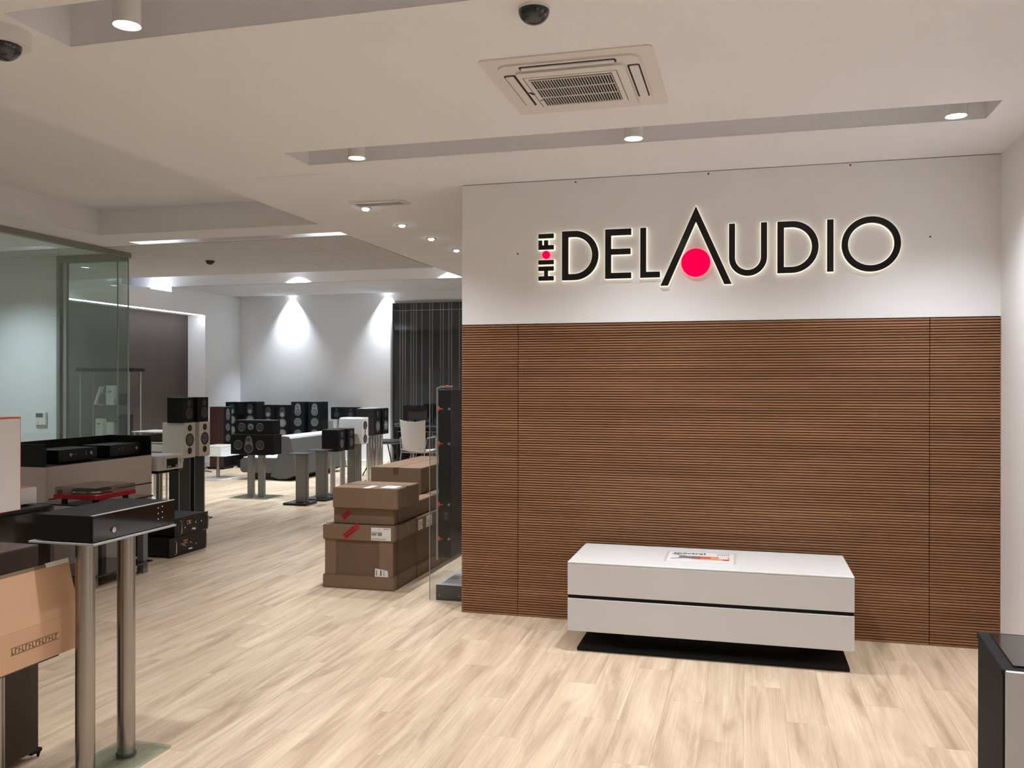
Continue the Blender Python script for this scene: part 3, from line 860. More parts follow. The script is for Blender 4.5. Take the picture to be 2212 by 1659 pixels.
def pod(t, x, y, z1, r1, z2, r2, dome='conedark', cone='cone', plate='pod'):
    """tapered plate round a tweeter (z1, r1) above a midrange (z2, r2)"""
    pts = []
    n = 14
    for k in range(n + 1):
        a = PI * k / n
        pts.append((x + r1 * math.cos(a), z1 + r1 * math.sin(a)))
    for k in range(n + 1):
        a = PI + PI * k / n
        pts.append((x + r2 * math.cos(a), z2 + r2 * math.sin(a)))
    o = MB().prism(pts, y - .003, y).build('driver_plate', plate, t)
    MB().lathe([(r2 * .80, .0), (r2 * .80, .004), (r2 * .72, .005), (r2 * .70, .0045)], 24, fr(x, y - .003, z2)).build('surround', 'surround', o)
    MB().lathe([(r2 * .70, .0045), (r2 * .25, .002), (r2 * .15, .005), (0, .006)], 24, fr(x, y - .003, z2)).build('midrange_cone', cone, o)
    MB().lathe([(r1 * .7, 0), (r1 * .7, .002), (r1 * .4, .003), (r1 * .25, .006), (0, .0065)], 20, fr(x, y - .003, z1)).build('tweeter_dome', dome, o)
    return o
def cabinet(name, label, loc, rz, w, d, h, cab, group=None, z0=0.0, baffle=None, bev=.003, cat='speaker'):
    t = thing(name, label, cat, loc, rz, group)
    MB().box(-w / 2, w / 2, -d / 2, d / 2, z0, h, bev).build('cabinet', cab, t)
    if baffle:
        MB().box(-w / 2 + .004, w / 2 - .004, -d / 2 - .006, -d / 2, z0 + .004, h - .004, .002).build('front_baffle', baffle, t)
    return t
def outriggers(t, w, d, m='blackmatte'):
    for sx in (-1, 1):
        for sy in (-1, 1):
            o = MB().box(sx * (w / 2 - .03), sx * (w / 2 + .03), sy * (d / 2 - .035) - .015, sy * (d / 2 - .035) + .015, .024, .04, .004).build('foot', m, t)
            MB().cyl((sx * (w / 2 + .02), sy * (d / 2 - .035), 0), .003, .026, 'z', 10, .011).build('spike', m, o)
def plate_stand(name, label, loc, rz, h, top, base, columns, mats, group=None, th=(.012, .008)):
    """columns: list of (x, y, wx, wy) boxes or (x, y, r) poles; top/base: (w, d)"""
    t = thing(name, label, 'stand', loc, rz, group)
    mb_, mc_, mt_ = mats
    MB().box(-base[0] / 2, base[0] / 2, -base[1] / 2, base[1] / 2, 0, th[0], .003).build('base_plate', mb_, t)
    for c in columns:
        m_ = MB()
        if len(c) == 3: m_.cyl((c[0], c[1], th[0]), c[2], h - th[0] - th[1], 'z', 24)
        else: m_.box(c[0] - c[2] / 2, c[0] + c[2] / 2, c[1] - c[3] / 2, c[1] + c[3] / 2, th[0], h - th[1], .004)
        m_.build('column', mc_, t)
    MB().box(-top[0] / 2, top[0] / 2, -top[1] / 2, top[1] / 2, h - th[1], h, .002).build('top_plate', mt_, t)
    return t
def amp(name, label, loc, rz, w, d, h, body='black', front='blackgloss', knobs=(), leds=(), group=None, feet=.012, fth=.012, cat='amplifier', over=0.0):
    t = thing(name, label, cat, loc, rz, group)
    MB().box(-w / 2 + .003, w / 2 - .003, -d / 2 + fth, d / 2, feet, h - .001, .002).build('casing', body, t)
    MB().box(-w / 2 - over, w / 2 + over, -d / 2, -d / 2 + fth, feet - .001 if feet else 0, h + over, .002).build('front_panel', front, t)
    for (x, z, r, mt_) in knobs:
        k = MB().lathe([(r, 0), (r, .012), (r * .92, .016), (0, .016)], 20, fr(x, -d / 2, z)).build('knob', mt_, t)
    for (x, z, r, mt_) in leds:
        MB().cyl((x, -d / 2, z), r, -.0012, 'y', 8).build('indicator', mt_, t)
    if feet:
        for sx in (-1, 1):
            for sy in (-1, 1):
                MB().cyl((sx * (w / 2 - .05), sy * (d / 2 - .05), 0), .02, feet, 'z', 14).build('foot', 'black', t)
    return t
FX = PI / 2     # front turned towards +x

# ------------------------------------------------------------------ foreground left
st = thing('amplifier_stand', 'steel twin pole stand on a glass base holding the wide black amplifier', 'stand', (-2.482, 2.992, 0))
MB().box(-.125, .125, -.243, .243, 0, .012, .001).build('glass_base', 'glassbase', st)
for yy in (-.117, .117):
    p = MB().cyl((0, yy, .012), .0355, .930, 'z', 32).build('pole', 'steel', st)
    MB().cyl((0, yy, .012), .040, .006, 'z', 32).build('collar', 'darkgrey', p)
MB().box(-.148, .148, -.243, .243, .942, .950, .001).build('top_plate', 'acrylicedge', st)
fa = amp('network_amplifier', 'wide glossy black amplifier with one chrome button on steel pole stand', (-2.473, 2.994, .95), FX, .484, .262, .103,
         'blackmatte', 'blackgloss', [], [], None, .004, .012, over=.0)
MB().lathe([(.0105, 0), (.0105, .006), (.008, .008), (0, .008)], 20, fr(-.135, -.131, .036)).build('button', 'chrome', fa)
for (x, z) in ((.132, .083), (.158, .086), (.132, .060), (.158, .063), (.132, .037), (.158, .040)):
    MB().cyl((x, -.131, z), .0024, -.0015, 'y', 10).build('indicator', 'led', fa)
MB().box(-.242, .242, -.1315, -.12, .1015, .1045, .0005).build('top_trim', 'alu', fa)

ps = thing('pole_stand', 'short steel pole stand under the open cardboard box', 'stand', (-2.68, 2.66, 0))
MB().box(-.10, .065, -.16, .16, 0, .012, .002).build('base_plate', 'darkgrey', ps)
MB().cyl((0, -.02, .012), .036, .476, 'z', 32).build('pole', 'steel', ps)
MB().box(-.10, .10, -.19, .19, .488, .498, .002).build('top_plate', 'darkgrey', ps)
cb = thing('open_carton', 'open tan cardboard box with raised flap beside the steel poles', 'box', (-2.68, 2.695, .498))
x0, x1, y0, y1 = -.11, .11, -.245, .245
t_ = .005
MB().box(x0, x1, y0, y1, 0, .005).build('bottom', 'cardlight', cb)
MB().box(x1 - t_, x1, y0, y1, .005, .142).build('side_panel', 'cardlight', cb)
MB().box(x0, x0 + t_, y0, y1, .005, .142).build('side_panel', 'cardlight', cb)
MB().box(x0 + t_, x1 - t_, y0, y0 + t_, .005, .142).build('end_panel', 'cardlight', cb)
MB().box(x0 + t_, x1 - t_, y1 - t_, y1, .005, .142).build('end_panel', 'cardlight', cb)
fl = MB().prism([(y0 + .01, 0), (y1, 0), (y1 - .018, .212), (y0 + .02, .202)], 0, .004, 'yz', mtx=Matrix.Translation((x1 - .004, 0, .142)) @ Matrix.Rotation(R(-9), 4, 'Y')).build('flap', 'cardlight', cb)
fl['label'] = 'raised flap with torn white edge'
MB().box(-.0005, .0045, y1 - .135, y1 - .018, .198, .215, mtx=Matrix.Translation((x1 - .004, 0, .142)) @ Matrix.Rotation(R(-9), 4, 'Y')).build('torn_edge', 'paper', fl)
MB().box(-.0005, .0045, y0 + .05, y1 - .135, .200, .212, mtx=Matrix.Translation((x1 - .004, 0, .142)) @ Matrix.Rotation(R(-9), 4, 'Y')).build('torn_edge', 'card', fl)
MB().prism([(x0, 0), (x1 - .01, 0), (x1 - .03, .11), (x0 + .02, .11)], y1 - .004, y1, 'xz', mtx=Matrix.Translation((0, 0, .142))).build('flap', 'card', cb) if False else None
m = MB()
m.box(x1, x1 + .0004, -.091, .141, .060, .0625); m.box(x1, x1 + .0004, -.091, .141, .085, .0875)
for k in range(14):
    a = -.086 + k * .016
    m.box(x1, x1 + .0006, a, a + .004, .064, .083); m.box(x1, x1 + .0006, a + .004, a + .011, (.064, .079, .072)[k % 3], (.068, .083, .076)[k % 3])
m.build('printed_stamp', 'inkbrown', cb)
mt = cabinet('tower_speaker', 'dark walnut tower speaker on spiked feet behind the open cardboard box', (-2.925, 2.84, 0), FX, .32, .215, .88, 'mahogd', None, .035)
outriggers(mt, .30, .26)
MB().box(-.16, .16, -.1075, .1075, .88, .8815).build('top_sheet', 'mahog', mt)  # thin sheet makes the top redder and lighter than the sides

bc = thing('black_cabinet', 'black low cabinet carrying the orange edged box', 'cabinet', (-4.45, 4.10, 0))
MB().box(-.21, .19, -.5, .53, .03, .755, .003).build('body', 'black', bc)
MB().box(-.222, .20, -.505, .54, .755, .775, .004).build('top_panel', 'black', bc)
MB().box(.19, .20, -.49, .52, .05, .39, .002).build('door', 'blackgloss', bc)
MB().box(.19, .20, -.49, .52, .40, .745, .002).build('door', 'blackgloss', bc)
MB().box(-.19, .20, -.48, .48, 0, .03).build('plinth', 'blackmatte', bc)
wb_ = thing('flat_carton', 'upright flat white box with bright orange edges on the black cabinet', 'box', (-4.29, 4.12, .775))
MB().box(-.04, .036, -.27, .27, 0, .565, .002).build('shell', 'orange', wb_)
MB().box(.036, .040, -.262, .262, .004, .556, .002).build('front_panel', 'white', wb_)
sa = amp('compact_amplifier', 'silver amplifier with black oval knob half hidden by the orange edged box', (-4.505, 4.425, .775), FX, .40, .29, .110, 'midgrey', 'silver',
         [(-.10, .070, .018, 'blackgloss')], [], None, .012)
MB().box(-.19, .19, -.13, .14, .1095, .112).build('top_cover', 'cardlight', sa)
MB().box(-.13, -.07, -.1465, -.145, .028, .031).build('print_mark', 'ink', sa)

# turntable rack, turntable
rk = thing('hifi_rack', 'low black glass rack with grey square legs carrying the red turntable', 'rack', (-4.955, 5.865, 0))
for (zz, nm) in ((.085, 'shelf'), (.36, 'shelf'), (.618, 'shelf')):
    MB().box(-.265, .265, -.335, .335, zz, zz + .012, .002).build(nm, 'glassblack', rk)
for sx in (-1, 1):
    for sy in (-1, 1):
        m_ = MB()
        for (a, b) in ((0, .085), (.097, .36), (.372, .618)):
            m_.box(sx * .20 - .03, sx * .20 + .03, sy * .285 - .028, sy * .285 + .028, a, b, .002)
        m_.build('leg', 'midgrey', rk)
tt = thing('turntable', 'bright red turntable under a clear tinted lid', 'turntable', (-4.958, 5.855, .630), FX)
MB().box(-.225, .225, -.195, .195, .024, .060, .003).build('plinth', 'redgloss', tt)
for sx in (-1, 1):
    for sy in (-1, 1):
        MB().cyl((sx * .17, sy * .14, 0), .022, .024, 'z', 16).build('foot', 'black', tt)
pl = MB().lathe([(.146, .062), (.15, .066), (.15, .078), (.146, .080), (0, .080)], 40, Matrix.Translation((-.04, .0, 0))).build('platter', 'chrome', tt)
MB().lathe([(.143, .080), (.143, .084), (0, .084)], 40, Matrix.Translation((-.04, 0, 0))).build('mat', 'blackmatte', pl)
ta = MB().cyl((.165, .12, .060), .022, .03, 'z', 16).cyl((.165, .12, .09), .012, .012, 'z', 12).build('tonearm_base', 'black', tt)
MB().tube([(.165, .15, .098), (.165, .12, .098), (.16, -.02, .096), (.13, -.10, .092)], .004, 8).build('tonearm', 'chrome', ta)
MB().box(-.222, .222, .17, .19, .060, .064).build('hinge_bar', 'black', tt) if False else None
for sx in (-1, 1):
    MB().box(sx * .16 - .02, sx * .16 + .02, .185, .20, .045, .085, .002).build('hinge', 'black', tt)
ld = MB()
ld.box(-.222, .222, -.190, .184, .112, .115)
ld.box(-.222, -.219, -.190, .184, .0605, .112); ld.box(.219, .222, -.190, .184, .0605, .112)
ld.box(-.219, .219, -.190, -.187, .0605, .112); ld.box(-.219, .219, .181, .184, .0605, .112)
ld.build('dust_lid', 'lid', tt)

# counter with black tray and two amplifiers
ct = thing('display_counter', 'grey mauve counter with a low black upstand around its top', 'counter', (-5.645, 6.49, 0))
MB().box(-.225, .22, -.65, .65, 0, .868, .002).build('body', 'mauve', ct)
MB().box(.22, .225, -.62, .65, .03, .868, .001).build('front_panel', 'mauve', ct)
MB().box(.225, .227, -.62, .65, .60, .612).build('trim_line', 'mahogd', ct)
MB().box(-.225, .222, -.65, .65, .868, .872).build('top_panel', 'black', ct)
MB().box(-.225, -.211, -.65, .65, .872, 1.05, .001).build('upstand', 'black', ct)
MB().box(-.211, .222, -.65, -.636, .872, 1.05, .001).build('upstand', 'black', ct)
MB().box(-.211, .222, .636, .65, .872, 1.05, .001).build('upstand', 'black', ct)
amp('integrated_amplifier', 'black amplifier with two chrome knobs on the counter', (-5.645, 6.29, .872), FX, .45, .29, .115, 'black', 'black',
    [(-.105, .068, .017, 'chrome'), (.135, .068, .017, 'chrome')], [(-.06, .07, .004, 'led'), (-.03, .072, .004, 'led'), (.09, .078, .004, 'led'), (.09, .060, .004, 'led')], 'amplifiers on the counter')
amp('integrated_amplifier', 'black amplifier with one chrome knob on the counter', (-5.645, 6.885, .872), FX, .43, .30, .115, 'black', 'black',
    [(.12, .07, .017, 'chrome')], [(-.09, .07, .003, 'led'), (-.05, .08, .003, 'led'), (-.05, .06, .003, 'led')], 'amplifiers on the counter')
th = thing('thermostat', 'small white wall thermostat with grey display', 'thermostat', (-7.25, 7.76, 1.165))
MB().box(-.072, .072, -.022, 0, -.072, .072, .006, 2).build('housing', 'white', th)
MB().box(-.056, .034, -.0232, -.022, .012, .056).build('display', 'midgrey', th)
MB().cyl((-.03, -.022, -.045), .006, -.0015, 'y', 10).build('button', 'midgrey', th)

# silver amplifier on its stand
plate_stand('pole_stand', 'steel pole stand with dark top under the silver amplifier', (-5.555, 7.37, 0), FX, .692, (.40, .36), (.34, .30), [(-.02, -.06, .032)], ('darkgrey', 'steel', 'black'))
va = thing('silver_amplifier', 'rounded silver amplifier with round knobs and dark display', 'amplifier', (-5.555, 7.37, .692), FX)
MB().prism(rrect(-.20, .20, -.19, .19, .045), .018, .150, 'xy').build('casing', 'silver', va)
MB().prism(rrect(-.185, .185, -.17, .175, .04), .150, .156, 'xy').build('top_cover', 'white', va)
MB().box(-.085, .085, -.1925, -.19, .035, .125, .001).build('display', 'blackgloss', va)
for (x, z, r) in ((-.13, .092, .022), (.135, .092, .022)):
    MB().lathe([(r, 0), (r, .016), (r * .85, .02), (0, .02)], 20, fr(x, -.19, z)).build('knob', 'silver', va)
for x in (-.065, -.035, .06):
    MB().lathe([(.008, 0), (.008, .005), (0, .005)], 14, fr(x, -.1925, .05)).build('button', 'silver', va)
for sx in (-1, 1):
    for sy in (-1, 1):
        MB().cyl((sx * .14, sy * .13, 0), .025, .018, 'z', 16).build('foot', 'black', va)

# two rack amplifiers stacked on the floor
def rack_amp(label, loc, w, d, h, seed):
    t = thing('rack_amplifier', label, 'amplifier', loc, FX, 'rack amplifiers stacked on the floor')
    MB().box(-w / 2 + .02, w / 2 - .02, -d / 2 + .006, d / 2, .012, h - .004, .002).build('casing', 'black', t)
    MB().box(-w / 2, w / 2, -d / 2, -d / 2 + .006, .004, h, .001).build('panel', 'black', t)
    for sx in (-1, 1):
        MB().tube([(sx * (w / 2 - .05), -d / 2, .03), (sx * (w / 2 - .05), -d / 2 - .03, .032), (sx * (w / 2 - .05), -d / 2 - .036, .045), (sx * (w / 2 - .05), -d / 2 - .036, h - .04), (sx * (w / 2 - .05), -d / 2 - .03, h - .028), (sx * (w / 2 - .05), -d / 2, h - .026)], .006, 8).build('handle', 'chrome', t)
        MB().box(sx * (w / 2 - .08) - .02, sx * (w / 2 - .08) + .02, -d / 2 + .02, -d / 2 + .06, 0, .012).build('foot', 'black', t)
        MB().box(sx * (w / 2 - .08) - .02, sx * (w / 2 - .08) + .02, d / 2 - .06, d / 2 - .02, 0, .012).build('foot', 'black', t)
    for k in range(6):
        MB().cyl((-.08 + .022 * (k % 3), -d / 2, h - .045 - .022 * (k // 3)), .007, -.012, 'y', 10).build('terminal', 'copper', t)
    rnd = random.Random(seed)
    for k in range(8):
        MB().cyl((-.12 + .27 * rnd.random(), -d / 2, .03 + (h - .08) * rnd.random()), .004 + .004 * rnd.random(), -.008, 'y', 10).build('connector', 'chrome', t)
    MB().box(-.005, .045, -d / 2 - .012, -d / 2, .035, .047, .002).build('power_socket', 'white', t)
    return t
rack_amp('lower black rack amplifier with silver handles on the floor', (-5.115, 6.96, 0), .55, .44, .172, 3)
rack_amp('upper black rack amplifier with silver handles and gold terminals', (-5.105, 7.01, .172), .50, .42, .168, 5)

# white and black bookshelf speakers on black column stands
for k, yy in enumerate((8.457, 8.735)):
    w_ = ('beside the silver amplifier', 'beside the open floor')[k]
    s_ = plate_stand('column_stand', 'tall black column stand with silver edges %s' % w_, (-6.065, yy, 0), FX, .722, (.20, .24), (.26, .30), [(0, .0, .19, .13)], ('black', 'black', 'black'), 'black column stands')
    for sx in (-1, 1):
        MB().box(sx * .097 - .002, sx * .097 + .002, -.069, -.065, .012, .714).build('edge_strip', 'alu', s_)
    t = cabinet('bookshelf_speaker', 'white bookshelf speaker with three dark round openings %s' % w_, (-6.07, yy, .722), FX, .205, .275, .385, 'offwhite', 'white bookshelf speakers', 0, None)
    tweeter(t, .0, -.1375, .325, .036, 'conedark'); woofer(t, 0, -.1375, .195, .072, 'cone'); port(t, 0, -.1375, .075, .037)
    t = cabinet('bookshelf_speaker', 'black bookshelf speaker on top of the white one %s' % w_, (-6.03, yy - .03, 1.107), FX, .205, .19, .277, 'blackash', 'black speakers on white ones', 0, None)
    tweeter(t, .02, -.095, .215, .034, 'conedark', 'darkgrey'); woofer(t, .02, -.095, .105, .062, 'conedark', 'darkgrey')

# rack behind with small black amplifier and white box
wr = thing('hifi_rack', 'small rack with white shelves and silver posts behind the white speakers', 'rack', (-7.27, 9.75, 0))
for zz in (.05, .66, .80, .93):
    MB().box(-.26, .26, -.22, .22, zz - .012, zz, .002).build('shelf', 'white', wr)
for sx in (-1, 1):
    for sy in (-1, 1):
        MB().cyl((sx * .235, sy * .195, 0), .012, .918, 'z', 14).build('post', 'alu', wr)
amp('small_amplifier', 'small black amplifier on the white shelved rack', (-7.26, 9.75, .80), FX, .36, .36, .085, 'black', 'black', [(.12, .05, .015, 'chrome'), (.05, .05, .01, 'chrome')])
t = thing('white_component', 'flat white component under the small black amplifier', 'component', (-7.26, 9.75, .66), FX)
MB().box(-.17, .17, -.18, .18, .01, .11, .004).build('casing', 'white', t)
MB().box(-.165, .165, -.17, .17, 0, .01).build('base', 'darkgrey', t)

# glass display rack behind the partition
dr = thing('display_rack', 'tall glass shelf rack with black top seen through the glass partition', 'rack', (-8.74, 10.62, 0), R(14))
MB().box(-.40, .40, -.20, .20, 1.705, 1.752, .003).build('top_panel', 'blackmatte', dr)
for zz in (.06, .42, .80, 1.23):
    MB().box(-.335, .335, -.18, .18, zz - .008, zz).build('shelf', 'glassroom', dr)
for sx in (-1, 1):
    for sy in (-1, 1):
        MB().cyl((sx * .345, sy * .185, 0), .011, 1.705, 'z', 12).build('post', 'alu', dr)
def on_rack(px, z, name, label, cat, w, d, h, m_, ry=0.0):
    c, s = math.cos(R(14)), math.sin(R(14))
    t = thing(name, label, cat, (-8.74 + px * c + .06 * s, 10.62 + px * s - .06 * c, z), R(14))
    mb_ = MB().box(-w / 2, w / 2, -d / 2, d / 2, 0, h, .004)
    if ry: bmesh.ops.transform(mb_.bm, matrix=Matrix.Translation((0, 0, w / 2 * math.sin(ry) + .0005)) @ Matrix.Rotation(ry, 4, 'Y'), verts=mb_.bm.verts)
    mb_.build('body', m_, t)
    return t
t = on_rack(-.18, 1.23, 'phone_dock', 'slanted white tablet shaped panel on the glass shelf', 'panel', .03, .10, .27, 'white', R(18))
MB().box(.03, .10, -.03, .03, 0, .012, .002).build('foot', 'white', t)
MB().box(.035, .085, -.01, .01, .010, .16, .002).build('prop', 'midgrey', t)
t = on_rack(.04, 1.23, 'white_box', 'upright white product box with dark cap on the upper glass shelf', 'box', .11, .11, .28, 'white')
MB().box(-.05, .05, -.05, .05, .28, .296).build('cap', 'darkgrey', t); MB().box(-.03, .02, -.0556, -.055, .17, .18).build('print_mark', 'ink', t); MB().box(-.03, .03, -.0556, -.055, .19, .20).build('print_mark', 'ink', t)
t = on_rack(.225, 1.23, 'black_box', 'dark cube shaped box beside the upright white product box', 'box', .12, .12, .16, 'black')
MB().box(-.04, .04, -.0606, -.06, .10, .11).build('print_mark', 'midgrey', t)
t = on_rack(-.11, .80, 'white_box', 'white product box with printed mark on the lower glass shelf', 'box', .11, .11, .24, 'white')
MB().box(-.03, .02, -.0556, -.055, .16, .175).build('print_mark', 'ink', t); MB().box(-.05, .05, -.05, .05, .24, .25).build('cap', 'darkgrey', t)
t = on_rack(.05, .80, 'white_box', 'shorter white box with grey cap on the lower glass shelf', 'box', .11, .11, .19, 'white')
MB().box(-.05, .05, -.05, .05, .19, .203).build('cap', 'midgrey', t)
t = on_rack(.24, .80, 'black_component', 'small black component with two marks on the lower glass shelf', 'component', .13, .2, .30, 'black')
for zz in (.12, .22): MB().cyl((.01, -.10, zz), .006, -.002, 'y', 8).build('mark', 'led', t)

# ------------------------------------------------------------------ middle of the showroom
# centre speakers on a glass based twin column stand
plate_stand('twin_column_stand', 'grey twin column stand on a green glass base under two centre speakers', (-6.40, 10.60, 0), 0, .585, (.40, .20), (.56, .46),
            [(-.08, 0, .085, .06), (.08, 0, .085, .06)], ('glassbase', 'greypaint', 'black'))
t = cabinet('centre_speaker', 'wide black centre speaker with grey driver plate, lower of two on glass based stand', (-6.405, 10.60, .585), 0, .64, .22, .270, 'blackash')
woofer(t, -.205, -.11, .125, .066, 'conedark', 'darkgrey'); woofer(t, .125, -.11, .125, .066, 'conedark', 'darkgrey')
pod(t, -.045, -.11, .205, .042, .085, .068, 'conedark', 'conedark', 'midgrey')
t = cabinet('centre_speaker', 'narrower black centre speaker resting on the wider one', (-6.39, 10.61, .855), 0, .55, .23, .190, 'blackash')
woofer(t, -.17, -.115, .095, .058, 'conedark', 'darkgrey'); woofer(t, .105, -.115, .095, .058, 'conedark', 'darkgrey')
tweeter(t, -.035, -.115, .10, .044, 'conedark', 'midgrey')
# two empty grey column stands
for (nm, cx_, cy_, h) in (('near the glass based stand', -5.50, 10.145, .650), ('near the low black speakers', -5.455, 10.595, .663)):
    s_ = plate_stand('empty_speaker_stand', 'empty grey column speaker stand with black base %s' % nm, (cx_, cy_, 0), 0, h, (.265, .22), (.32, .31), [(.03, 0, .14, .095)], ('black', 'greypaint', 'black'), 'empty grey stands', (.03, .008))
    for sx in (-1, 1):
        for sy in (-1, 1):
            MB().cyl((sx * .135, sy * .13, .03), .012, .006, 'z', 12).build('spike_cap', 'chrome', s_)
    MB().box(.10, .106, -.03, .03, .03, h - .008).build('cable_cover', 'midgrey', s_)
# low black pair
for (cy_, wh) in ((11.088, 'beside the empty grey stands'), (11.392, 'beside the white speaker')):
    plate_stand('pole_stand', 'silver pole stand under the low black speaker %s' % wh, (-5.505, cy_, 0), FX, .612, (.18, .22), (.24, .28), [(-.02, 0, .036)], ('black', 'alu', 'black'), 'silver pole stands')
    t = cabinet('bookshelf_speaker', 'low black bookshelf speaker with grey cones %s' % wh, (-5.505, cy_, .612), FX, .205, .25, .293, 'blackash', 'low black speakers')
    tweeter(t, .0, -.125, .225, .040, 'conedark', 'darkgrey'); woofer(t, 0, -.125, .10, .068, 'cone', 'surround')
# white pair on dark columns
for (cy_, dx_, wh) in ((11.643, 0, 'next to the low black pair'), (12.02, -.17, 'next to the bordeaux pair')):
    s_ = plate_stand('column_stand', 'dark grey column stand under the white speaker %s' % wh, (-5.45 + dx_, cy_, 0), FX, .673, (.20, .28), (.26, .32), [(0, .0, .20, .13)], ('black', 'greypaint', 'black'), 'dark grey column stands')
    for sx in (-.06, 0, .06):
        MB().box(sx - .006, sx + .006, -.071, -.065, .012, .665).build('fluting', 'midgrey', s_)
    t = cabinet('bookshelf_speaker', 'white two way speaker with two grey drivers %s' % wh, (-5.46 + dx_, cy_, .673), FX, .22, .355, .362, 'white', 'white two way speakers')
    woofer(t, 0, -.1775, .265, .062, 'cone', 'surround'); woofer(t, 0, -.1775, .075, .062, 'cone', 'surround')
    MB().box(-.014, .014, -.1785, -.1775, .145, .195).build('tweeter_slot', 'platedark', t)
# bordeaux pair on chrome poles
for (cy_, wh) in ((12.615, 'next to the white speakers'), (12.928, 'next to the round table')):
    plate_stand('chrome_stand', 'shiny chrome pole stand under the bordeaux speaker %s' % wh, (-5.66, cy_, 0), FX, .742, (.18, .20), (.26, .30), [(-.055, -.03, .042), (.055, -.03, .042)], ('glassblack', 'chrome', 'black'), 'chrome pole stands')
    t = cabinet('bookshelf_speaker', 'dark bordeaux bookshelf speaker with silver woofer %s' % wh, (-5.665, cy_, .742), FX, .225, .295, .408, 'darkred', 'bordeaux speakers', 0, 'black')
    pod(t, 0, -.1535, .335, .030, .290, .032, 'conedark', 'conedark', 'darkgrey'); woofer(t, 0, -.1535, .135, .085, 'conelight', 'darkgrey')
    MB().box(-.10, .10, .0, .12, .408, .412).build('top_trim', 'white', t)

# sofa
so = thing('sofa', 'low dark grey sofa with overhead light painted on seat and backrest tops', 'sofa', (-6.92, 12.45, 0))
L = 1.80
prof = [(-.35, .07), (-.22, .028), (-.08, .03), (.09, .10), (.055, .40), (.0, .66), (-.03, .69), (-.145, .70), (-.17, .68), (-.20, .47), (-.29, .20)]
MB().prism(prof, 0, L, 'xz').build('backrest', 'fabric', so)
MB().prism([(-.168, .702), (-.03, .692), (-.005, .665), (-.01, .69), (-.03, .708), (-.15, .718)], .0, L, 'xz').build('backrest_lit_top', 'fabriclit', so)  # pale cap paints overhead light on the backrest
MB().prism(rrect(-.90, -.20, .115, .345, .06), .02, L - .02, 'xz').build('seat', 'fabric', so)
MB().box(-.86, -.225, .03, L - .03, .345, .362, .008, 2).build('seat_lit_top', 'fabriclit', so)  # pale layer paints overhead light on the seat
for yy in (.15, L - .15):
    MB().box(-.72, -.30, yy - .03, yy + .03, 0, .118, .004).build('leg', 'black', so)

# far row along the back wall
def tower(label, loc, w, d, h, group, cab='blackash', kind=0, rz=0.0):
    t = cabinet('tower_speaker', label, loc, rz, w, d, h, cab, group, .03)
    y = -d / 2
    if kind == 0:     # dark plate with bright dome, silver woofers
        pod(t, 0, y, h - .085, .05, h - .175, .06, 'conedark', 'conelight', 'darkgrey')
        for k in range(3): woofer(t, 0, y, h - .33 - .19 * k, .085, 'conelight', 'darkgrey')
    elif kind == 1:   # grey plate, plain grey woofers
        pod(t, 0, y, h - .08, .05, h - .185, .066, 'cone', 'cone', 'midgrey')
        for k in range(3): woofer(t, 0, y, h - .37 - .21 * k, .078, 'cone', 'cone')
    MB().box(-w / 2 - .02, w / 2 + .02, -d / 2 - .02, d / 2 + .02, 0, .03, .004).build('plinth', 'black', t)
    return t
g_ = 'tower speakers along the far wall'
tower('tall black tower with silver woofers in the room corner', (-9.29, 14.66, 0), .27, .26, 1.185, g_)
tower('tall black tower with silver woofers beside the corner one', (-8.94, 14.72, 0), .27, .28, 1.19, g_)
tower('shorter black tower with silver woofers behind the centre speakers', (-8.555, 14.68, 0), .25, .22, 1.135, g_)
tower('shorter black tower with two bright silver cones', (-8.27, 14.70, 0), .24, .24, 1.135, g_)
tower('black tower with grey teardrop plate beside the silver coned towers', (-7.90, 14.62, 0), .27, .28, 1.20, g_, 'blackash', 1)
tower('black tower with grey teardrop plate nearest the small wall speakers', (-7.595, 14.68, 0), .26, .28, 1.20, g_, 'blackash', 1)
t = tower('mahogany tower speaker with grey drivers by the white wall', (-9.165, 13.975, 0), .248, .283, 1.115, None, 'mahog', 2, FX)
MB().box(-.122, .122, -.1475, -.1415, .034, 1.111, .002).build('front_baffle', 'black', t)
pod(t, .0, -.1475, 1.035, .045, .93, .058, 'cone', 'cone', 'midgrey')
for k in range(2): woofer(t, 0, -.1475, .745 - .19 * k, .068, 'cone', 'cone')
outriggers(t, .30, .36)
for (x, wh) in ((-7.30, 'beside the towers'), (-7.02, 'behind the white speaker')):
    plate_stand('pole_stand', 'slim stand under the small black wall speaker %s' % wh, (x, 14.93, 0), 0, .882, (.2, .2), (.22, .22), [(0, 0, .022)], ('black', 'alu', 'black'), 'slim far stands')
    t = cabinet('bookshelf_speaker', 'small black speaker on slim stand %s' % wh, (x, 14.93, .882), 0, .23, .20, .215, 'blackash', 'small speakers by the far wall')
    woofer(t, 0, -.10, .08, .055, 'conedark', 'surround'); tweeter(t, 0, -.10, .17, .03, 'conedark')
amp('floor_amplifier', 'black amplifier with silver marks on the floor before the corner towers', (-8.72, 14.30, 0), 0, .43, .30, .14, 'black', 'black', [(-.14, .09, .018, 'chrome'), (.14, .09, .018, 'chrome')],
    [(x, .085, .012, 'alu') for x in (-.06, -.02, .03, .07)])

